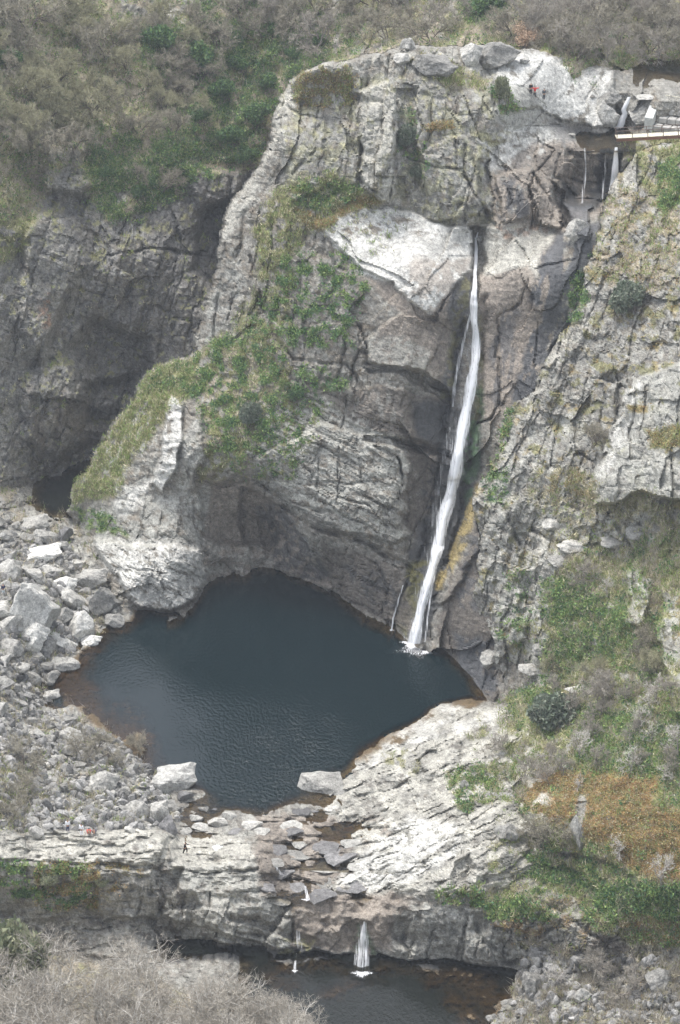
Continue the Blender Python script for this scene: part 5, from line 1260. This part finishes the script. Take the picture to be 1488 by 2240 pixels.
wood(B, jit([(480,-20),(700,-20),(700,120),(560,110)], 9, 45), G3('grey','brown'), 6.5, '{look} bare tree in the {part} part of the shaded hollow', 'bare trees in the shaded hollow')
wood(B, jit([(760,-20),(1040,-20),(1000,95),(860,90),(770,110)], 14, 38), G3('grey','brown'), 4.6, '{look} bare tree, {part} part of the bank behind the plateau', 'bare trees behind the plateau', (C,))
wood(B, jit([(1100,-30),(1560,-30),(1560,118),(1380,140),(1120,118)], 52, 26), G3('grey','brown','grey'), 5.2, '{look} leafless tree in the {part} part of the river thicket', 'leafless thicket along the river', (C,))
wood(B, [(160,330),(60,300),(300,390),(355,420)], G3('brown'), 4.0, '{look} tree at the rim of the side gorge, {part}', 'dark trees at the gorge rim')
wood(G, [(180,1668),(212,1655),(60,1690),(42,1745),(300,1640),(30,1790)], G3('brown'), 3.0, '{look} bare sapling in the rubble, {part} part of the left bank', 'bare saplings of the left bank')
for i, (x, y, h, k, lab) in enumerate([(1388,1605,6,'pale','pale slender tree in the middle of the right slope'),(1436,1540,5.2,'pale','pale forked tree under the rock rib at the right edge'),(1270,1665,5,'pale','pale tree right of the round evergreen bush'),(1380,1690,5,'pale','thin pale sapling above the rusty moss'),(1480,1660,5.5,'pale','pale tree at the right edge above the rusty moss'),(1447,1945,5.5,'pale','spreading pale tree on the green band at the lower right'),(1345,1880,4.5,'pale','small pale tree at the foot of the rusty moss'),(1205,1850,4,'brown','dark bare bush at the left foot of the rusty moss'),(1340,1530,5,'grey','grey thicket tree on the right slope'),(1310,1545,4.5,'grey','grey bush left of the slope thicket'),(1300,1500,4.2,'olive','olive twigged bush above the slope thicket'),(1230,1700,3.5,'grey','low grey bush left of the sapling'),(1150,1700,3.6,'grey','low grey bush over the right shelf'),(1190,1680,3.2,'pale','tiny pale tree over the right shelf'),(1110,1650,3.4,'grey','grey bush beside the right shelf'),(1330,1310,4.4,'pale','tangled grey bush on the ledge of the right slope'),(1280,1280,3.6,'grey','grey bush on the ledge under the layered rock'),(1300,975,4,'brown','dark bare bush in the cleft beside the pale outcrop'),(1310,2150,5,'grey','grey bush in the scrub at the lower right'),(1380,2190,4.6,'grey','grey tree in the scrub at the lower right corner'),(1230,2160,3.8,'pale','pale bush right of the lower pool'),(1440,1470,4,'olive','olive bush beneath the rib at the right edge'),(1210,1470,3,'olive','olive bush on the mossy ledge over the evergreen bush'),(1420,1420,4,'brown','brown bush at the foot of the rib'),(1090,2000,2.2,'grey','tiny grey bush above the green turf')]):
    put_tree(f'{k}{i%3}', R.at(x, y) if x > 1120 else G.at(x, y), h, lab, 'tree' if h > 4.3 else 'bush', name='bare_tree' if h > 4.3 else 'bare_bush')
wood(R, jit([(1170,1480),(1560,1480),(1560,1720),(1170,1740)], 26, 40), G3('pale','grey'), 3.0, '{look} leafless sapling, {part} part of the grassy right slope', 'saplings on the right slope')

# evergreen bushes
def bush_mesh(seed, palette, n=5200, leaf=.13, lobes=9):
    r = np.random.default_rng(seed)
    V = []; cen = []
    for k in range(lobes):
        a = r.uniform(0, 6.28); q = r.uniform(.15, .62)
        cen.append((math.cos(a)*q, math.sin(a)*q, r.uniform(.35, 1.0), r.uniform(.28, .48)))
    cen.append((0, 0, .8, .55))
    pts = []; shade = []
    for i in range(n):
        c = cen[r.integers(len(cen))]; d = r.normal(size=3); d /= np.linalg.norm(d)
        rr = c[3]*(1-.45*r.random()**2.5)*(1+.25*math.sin(d[0]*5+c[0]*9)*math.sin(d[2]*6+c[1]*7))
        pts.append((c[0]+d[0]*rr, c[1]+d[1]*rr, max(.05, c[2]+d[2]*rr*.9))); 
    pts = np.array(pts)
    d = r.normal(size=(n, 3)); d /= np.linalg.norm(d, axis=1)[:, None]; e = np.cross(d, r.normal(size=(n, 3))); e /= np.linalg.norm(e, axis=1)[:, None]
    s = leaf*r.uniform(.6, 1.4, n)[:, None]
    T = np.stack([pts-e*s*.4, pts+e*s*.4, pts+d*s], 1).reshape(-1, 3)
    pal = np.array([COL[k] if isinstance(k, str) else k for k in palette]); cc = pal[r.integers(0, len(pal), n)]*r.uniform(1.0, 2.0, n)[:, None]
    me = mesh_np('foliage', T, np.arange(n*3).reshape(-1, 3), False, np.repeat(cc, 3, 0)); me.materials.append(MATS['leaf'])
    return me
BUSH = dict(grey=[bush_mesh(1+i, [(.11,.135,.10),(.14,.16,.12),(.085,.11,.075),(.16,.17,.13)]) for i in range(2)],
            green=[bush_mesh(5+i, ['dkgreen','green',(.05,.09,.045),(.08,.12,.06)]) for i in range(2)],
            olive=[bush_mesh(9, [(.17,.18,.11),(.13,.15,.09),(.21,.21,.14)])], pink=[bush_mesh(12, [(.34,.24,.17),(.28,.21,.15),(.38,.29,.21)], 4000, .09)])
stem_me = mesh_np('stem', bare_tree(3, 1.2, 4, .8, 4)[0][0], bare_tree(3, 1.2, 4, .8, 4)[0][1]); stem_me.materials.append(MATS['dark_bark'])
def put_bush(sheet, x, y, wpx, hpx, kind, label, group=None, cat='bush', dt=0.0, name='evergreen_bush'):
    P0 = sheet.at(x, y+hpx*.35, dt); sc = np.linalg.norm(P0-CAM)/FPX
    e = empty(name, P0); e.scale = (wpx*sc*.52, wpx*sc*.52, hpx*sc*.66); e.rotation_euler = (0, 0, random.uniform(0, 6))
    tag(e, label, cat, group)
    f = bpy.data.objects.new('foliage', random.choice(BUSH[kind])); link(f, e)
    s_ = bpy.data.objects.new('stem', stem_me); link(s_, e)
put_bush(R, 1375, 650, 84, 78, 'grey', 'round grey green bush high on the right ridge')
put_bush(R, 1205, 1556, 112, 92, 'grey', 'large round grey green bush on the right slope above the shelf')
put_bush(C, 912, 375, 46, 34, 'grey', 'small dark bush clinging to the upper cliff face')
put_bush(C, 1268, 684, 34, 30, 'grey', 'small bluish bush in the cleft behind the ridge')
put_bush(C, 890, 300, 50, 60, 'grey', 'dim bush in the recess beside the square rock column')
put_bush(C, 650, 860, 44, 44, 'green', 'dark bush on the ledge left of the streaked wall')
put_bush(C, 545, 905, 60, 60, 'grey', 'dusky bush in the green gully of the cliff')
put_bush(C, 1100, 200, 36, 60, 'olive', 'olive bush in the corner below the plateau people')
put_bush(B, 345, 90, 80, 70, 'green', 'dark evergreen bush near the top of the left hillside')
put_bush(B, 425, 130, 90, 80, 'green', 'dark evergreen bush right of the one near the top')
put_bush(B, 1062, 12, 80, 50, 'green', 'bright green bush at the top edge behind the plateau')
put_bush(B, 1157, 78, 74, 44, 'pink', 'pinkish brown bush behind the plateau boulders', name='dry_bush')
put_bush(B, 1332, 78, 34, 22, 'green', 'small green bush in the river thicket')
put_bush(B, 20, 130, 60, 50, 'green', 'dark bush at the left edge of the far hillside')
for x, y, w in [(480,200,60),(520,140,50),(560,250,60),(500,300,60),(440,250,50),(590,180,50),(540,340,50),(300,420,40),(330,400,40),(230,380,40),(700,90,40),(470,60,50),(600,60,50),(640,120,40)]:
    put_bush(B, x, y, w, w*.8, 'green', ('large' if w > 55 else 'small' if w < 45 else 'middling')+' leafy green bush '+('at the top of' if y < 160 else 'in the middle of' if y < 320 else 'at the foot of')+' the shaded hollow slope', 'green bushes of the shaded hollow')
for x, y, w in [(105,1925,50),(52,1950,40),(168,1958,46),(225,1932,30)]:
    put_bush(G, x, y, w, w*.8, 'olive' if x % 2 else 'green', 'yellow green plant hanging on the wall below the shelf', 'plants hanging on the shelf wall', cat='plant', name='wall_plant')

# near slope with the leafless wood
F_CTRL = cpts([(t,-200,2120,-112),(t,200,2150,-112),(t,600,2260,-116),(t,-200,2300,-130),(t,200,2300,-131),(t,600,2350,-129),(t,0,2600,-160),(t,700,2600,-158)])
Fs = Relief('near_slope', -200, 760, 2060, 2600, 5, F_CTRL, [(-300,2060),(0,2070),(200,2110),(420,2180),(560,2240),(760,2330),(800,2700),(-300,2700)], 17)
Fs.rough('soil'); Fs.geom(); Fs.paint(None, 'litter', 1, scat=dict(brush=1, grass=.3)); Fs.paint(None, 'olive', .8, cover=.4, nsc=3, seed=3, scat=dict(grass=1, brush=.6)); Fs.build()
plants(Fs, 'brush', 9000, (), 'brushwood', 'grey leafless scrub on the near slope at the bottom', 'scrub')
simple_n = 0
nr = jit([(-120,2150),(120,2170),(420,2240),(600,2310),(640,2420),(-120,2420)], 24, 50)
for i, (x, y) in enumerate(nr):
    put_tree(f'near{i%3}', Fs.at(x, y), (hh_ := random.uniform(7.5, 10.5)), ('tall' if hh_ > 9 else 'shorter')+' leafless grey tree in the '+('front' if y > 2330 else 'middle' if y > 2240 else 'back')+' of the bottom wood, '+('left' if x < 60 else 'centre left' if x < 260 else 'centre right' if x < 430 else 'right')+' part', 'tree', 'leafless wood on the near slope', base_h=10)
for i, (x, y) in enumerate(jit([(-100,2140),(300,2170),(520,2260),(500,2330),(-100,2330)], 18, 40)):
    put_tree(random.choice(G3('grey', 'pale')), Fs.at(x, y), random.uniform(3.0, 5.0), 'low grey bush filling the near wood', 'bush', 'undergrowth bushes of the near wood', name='bare_bush')
put_bush(Fs, 30, 2120, 150, 190, 'olive', 'grey olive evergreen tree at the left edge of the near wood', cat='tree', name='evergreen_tree')
for x, y, h, lab in [(560,2330,9,'pale leafless tree with many thin stems before the lower pool'),(500,2290,8,'small pale leafless tree between the two tall ones of the wood'),(640,2350,7.5,'thin leafless tree at the right end of the wood'),(620,2400,11,'tall pale leafless tree leaning over the lower pool, rightmost of the wood'),(440,2330,10.5,'pale forked leafless tree standing out before the dark hollow'),(230,2300,10.5,'crooked pale leafless tree rising at the left of the wood')]:
    put_tree('near'+str(x % 3), Fs.at(x, y), h, lab, base_h=10)

# ------------------------------------------------------------------ people
for nm, c in dict(skin=(.45,.28,.20), hair=(.03,.022,.018), red=(.72,.03,.035), white_cloth=(.85,.86,.9), navy=(.03,.04,.10), black_cloth=(.018,.018,.022), grey_cloth=(.11,.12,.13), jeans=(.10,.13,.20), towel=(.75,.85,.88)).items():
    simple_mat(nm, c, .8, .1, .05)
def skin_mesh(name, joints, edges, radii, mat, parent, sub=1):
    me = bpy.data.meshes.new(name); me.from_pydata(joints, edges, []); me.update()
    o = bpy.data.objects.new(name, me); link(o)
    o.modifiers.new('skin', 'SKIN'); sv = me.skin_vertices[0].data
    for i, r_ in enumerate(radii): sv[i].radius = (r_, r_)
    sv[0].use_root = True
    if sub: s_ = o.modifiers.new('sub', 'SUBSURF'); s_.levels = s_.render_levels = sub
    dg = bpy.context.evaluated_depsgraph_get(); m2 = bpy.data.meshes.new_from_object(o.evaluated_get(dg)); m2.name = name
    bpy.data.objects.remove(o)
    m2.materials.clear(); m2.materials.append(MATS[mat])
    for p_ in m2.polygons: p_.use_smooth = True
    o = bpy.data.objects.new(name, m2); link(o, parent); return o
POSE = dict(
 stand=dict(pel=(0,0,.95), ch=(0,0,1.32), nk=(0,0,1.50), hd=(0,0,1.63), kL=(.10,.02,.50), fL=(.11,0,.07), kR=(-.10,.02,.50), fR=(-.11,0,.07), sL=(.19,0,1.42), eL=(.24,0,1.15), hL=(.25,-.08,.90), sR=(-.19,0,1.42), eR=(-.24,0,1.15), hR=(-.25,-.08,.90)),
 arms=dict(pel=(0,0,.95), ch=(0,0,1.32), nk=(0,0,1.50), hd=(0,0,1.63), kL=(.12,.02,.50), fL=(.16,0,.07), kR=(-.12,.02,.50), fR=(-.16,0,.07), sL=(.19,0,1.43), eL=(.42,-.05,1.40), hL=(.62,-.1,1.48), sR=(-.19,0,1.43), eR=(-.42,-.05,1.40), hR=(-.62,-.1,1.46)),
 walk=dict(pel=(0,0,.93), ch=(.04,0,1.28), nk=(.06,0,1.46), hd=(.09,0,1.60), kL=(.25,.1,.58), fL=(.20,.1,.12), kR=(-.10,-.1,.50), fR=(-.25,-.1,.07), sL=(.06,.18,1.38), eL=(.30,.2,1.18), hL=(.62,.2,1.14), sR=(.06,-.18,1.38), eR=(-.08,-.22,1.12), hR=(.08,-.24,.90)),
 sit=dict(pel=(0,0,.14), ch=(0,-.04,.48), nk=(0,-.02,.66), hd=(0,.02,.79), kL=(.14,.42,.42), fL=(.13,.62,.06), kR=(-.14,.42,.42), fR=(-.13,.62,.06), sL=(.19,0,.58), eL=(.26,.18,.38), hL=(.14,.38,.42), sR=(-.19,0,.58), eR=(-.26,.18,.38), hR=(-.14,.38,.42)))
def person(P0, pose, top, legs, label, rz=0, hair='hair'):
    q = POSE[pose]; e = empty('person', P0); e.rotation_euler = (0, 0, rz); tag(e, label, 'person')
    names = ['pel','ch','nk','hd','kL','fL','kR','fR','sL','eL','hL','sR','eR','hR']
    J = [q[n] for n in names]; toeL = tuple(np.array(q['fL'])+[0,.0,0]+np.array([.13,0,-.02] if pose == 'walk' else [0,.14,-.02])); toeR = tuple(np.array(q['fR'])+np.array([.13,0,-.02] if pose == 'walk' else [0,.14,-.02]))
    J += [toeL, toeR]
    E = [(0,1),(1,2),(2,3),(0,4),(4,5),(0,6),(6,7),(1,8),(8,9),(9,10),(1,11),(11,12),(12,13),(5,14),(7,15)]
    skin_mesh('body', J, E, [.13,.14,.06,.105,.075,.045,.075,.045,.06,.042,.04,.06,.042,.04,.035,.035], 'skin', e)
    skin_mesh('jacket', [q['pel'],q['ch'],q['sL'],q['eL'],tuple(.75*np.array(q['hL'])+.25*np.array(q['eL'])),q['sR'],q['eR'],tuple(.75*np.array(q['hR'])+.25*np.array(q['eR']))], [(0,1),(1,2),(2,3),(3,4),(1,5),(5,6),(6,7)], [.165,.185,.085,.065,.055,.085,.065,.055], top, e)
    skin_mesh('trousers', [q['pel'],q['kL'],tuple(.9*np.array(q['fL'])+.1*np.array(q['kL'])),q['kR'],tuple(.9*np.array(q['fR'])+.1*np.array(q['kR']))], [(0,1),(1,2),(0,3),(3,4)], [.16,.095,.07,.095,.07], legs, e)
    h = np.array(q['hd']); skin_mesh('hair', [tuple(h+[0,-.03,.03]), tuple(h+[0,-.04,.08])], [(0,1)], [.11,.09], hair, e)
    return e
person(C.at(1170,214), 'arms', 'red', 'grey_cloth', 'person in a red jacket with both arms spread, on the pale plateau slab', math.pi)
person(C.at(1161,207), 'stand', 'black_cloth', 'black_cloth', 'dark figure half hidden behind the person in red on the plateau', .3)
person(C.at(1190,219), 'stand', 'grey_cloth', 'grey_cloth', 'person in grey standing right of the one in red on the plateau', .2)
person(G.at(149,1820), 'stand', 'white_cloth', 'navy', 'person in a white top and dark shorts at the edge of the rubble', .1)
person(G.at(179,1829), 'stand', 'white_cloth', 'white_cloth', 'person dressed all in white standing on the shelf', -.3)
person(G.at(195,1826), 'sit', 'red', 'red', 'person in red sitting on the shelf, back to the viewer', .1)
person(G.at(206,1826), 'sit', 'navy', 'navy', 'person in navy blue sitting beside the one in red', -.1)
person(G.at(405,1868), 'walk', 'black_cloth', 'black_cloth', 'person in black striding over the pale slab with an arm stretched out', 0)
person(G.at(8,1302), 'stand', 'navy', 'towel', 'person in a navy top and light trousers among the boulders at the left edge', .4)
tw = np.array([(x, y, .05+.06*math.sin(x*7+y*5)) for y in np.linspace(-.5,.5,6) for x in np.linspace(-.6,.6,6)])
tf = np.array([(j*6+i, j*6+i+1, (j+1)*6+i+1, (j+1)*6+i) for j in range(5) for i in range(5)])
o = mobj('towel', mesh_np('towel', np.vstack([tw, tw-[0,0,.04]]), np.vstack([tf, tf[:, ::-1]+36])), 'towel'); o.location = G.at(478,1855,-.12); o.rotation_euler = (.1,0,.3)
tag(o, 'crumpled pale blue towel left on the slab right of the person in black', 'towel')

# ------------------------------------------------------------------ footbridge and terrace
for nm, c in dict(deck_wood=(.62,.58,.46), steel_brown=(.22,.12,.08), post_wood=(.17,.13,.11), white_wall=(.55,.56,.53), terrace_stone=(.40,.39,.36), joint_dark=(.12,.11,.10)).items():
    simple_mat(nm, c, .8, .2, .2, 2.0)
def box(name, c, s_, mat, parent, rot=0.0, bev=.0):
    x, y, z_ = [k/2 for k in s_]; b_ = min(s_)*.12
    V, F = [], []
    # eight corners chamfered into a low bevelled block
    import itertools
    vs = []
    for sx, sy, sz in itertools.product((-1,1), repeat=3):
        vs += [(sx*(x-b_), sy*(y-b_), sz*z_), (sx*(x-b_), sy*y, sz*(z_-b_)), (sx*x, sy*(y-b_), sz*(z_-b_))]
    import bmesh
    bm = bmesh.new(); [bm.verts.new(v) for v in vs]; bmesh.ops.convex_hull(bm, input=bm.verts); me = bpy.data.meshes.new(name); bm.to_mesh(me); bm.free()
    o = mobj(name, me, mat, parent); o.location = c; o.rotation_euler = (0, 0, rot); return o
b0 = pos(1347, 299, float(tau_z(1347, 299, 51.2))); b1 = pos(1640, 283, float(tau_z(1640, 283, 51.9)))
br = empty('footbridge', b0); tag(br, 'wooden footbridge with cream deck, brown beam and thin posts over the gorge', 'bridge')
dv = b1-b0; ln = math.hypot(dv[0], dv[1]); ang = math.atan2(dv[1], dv[0]); br.rotation_euler = (0, -math.atan2(dv[2], ln), ang)
npl = 62; w0 = ln/npl
pm = box('plank', (w0/2, 0, 0), (w0*.93, 1.5, .07), 'deck_wood', br)
for k in range(1, npl):
    q = bpy.data.objects.new('plank', pm.data); link(q, br); q.location = (w0*(k+.5), random.uniform(-.02,.02), 0)
for sy in (-.68, .68):
    box('beam', (ln/2, sy, -.27), (ln, .14, .42), 'steel_brown', br)
    box('rail', (ln/2, sy, 1.02), (ln, .06, .07), 'post_wood', br); box('rail', (ln/2, sy, .55), (ln, .03, .04), 'post_wood', br)
    for k in range(9):
        box('post', (.1+2.15*k, sy, .5), (.10, .10, 1.05), 'post_wood', br)
te = empty('stone_terrace'); t0 = pos(1418, 286, float(tau_z(1418, 286, 50.3))); te.location = t0; tag(te, 'stepped stone terrace with a white end wall behind the footbridge', 'terrace')
for k in range(4):
    nst = 9
    for j in range(nst):
        box('stone', (1.3 + 1.25*j + (.4 if k % 2 else 0), .6+1.25*k, .45+.85*k), (1.18, 1.3, .82), 'terrace_stone', te)
te.rotation_euler = (0, 0, math.radians(-22))
me_v = [(-.6,0,-.6),(-.6,5.0,-.6),(-.6,5.0,3.9),(-.6,4.2,3.9),(-.6,0,1.9)]
wv = np.array(me_v + [(x+1.2, y, z_) for x, y, z_ in me_v]); wf_ = [(0,1,2,3,4),(9,8,7,6,5)] + [(i, 5+i, 5+(i+1) % 5, (i+1) % 5) for i in range(5)]
me = bpy.data.meshes.new('end_wall'); me.from_pydata([tuple(v) for v in wv], [], wf_); me.update(); mobj('end_wall', me, 'white_wall', te)
for k in (0, 1):
    box('rail', (7, 3.6, 3.75+.45*k), (12, .08, .09), 'deck_wood', te)
for k in range(8): box('post', (1.2+1.6*k, 3.6, 3.6), (.12, .12, 1.2), 'deck_wood', te)

# ------------------------------------------------------------------ haze
if HAZE:
    import bmesh
    bm = bmesh.new(); bmesh.ops.create_cube(bm, size=1); me = bpy.data.meshes.new('haze'); bm.to_mesh(me); bm.free()
    x0, x1, y0, y1, z0, z1 = -160, 160, CAM[1]-30, 190, -60, 260
    for v in me.vertices: v.co = ((x0+x1)/2+v.co.x*(x1-x0), (y0+y1)/2+v.co.y*(y1-y0), (z0+z1)/2+v.co.z*(z1-z0))
    m, N, L = node_mat('haze'); out = N.new('ShaderNodeOutputMaterial'); pv = N.new('ShaderNodeVolumePrincipled')
    pv.inputs['Color'].default_value = (.86,.92,1.0,1); pv.inputs['Density'].default_value = .00015; pv.inputs['Anisotropy'].default_value = .2
    L.new(pv.outputs[0], out.inputs['Volume'])
    tag(mobj('haze', me, 'haze'), None, None, None, 'stuff')
print('objects', len(bpy.data.objects), 'tris', sum(len(m.polygons)*(2 if len(m.polygons) and m.polygons[0].loop_total == 4 else 1) for m in bpy.data.meshes))
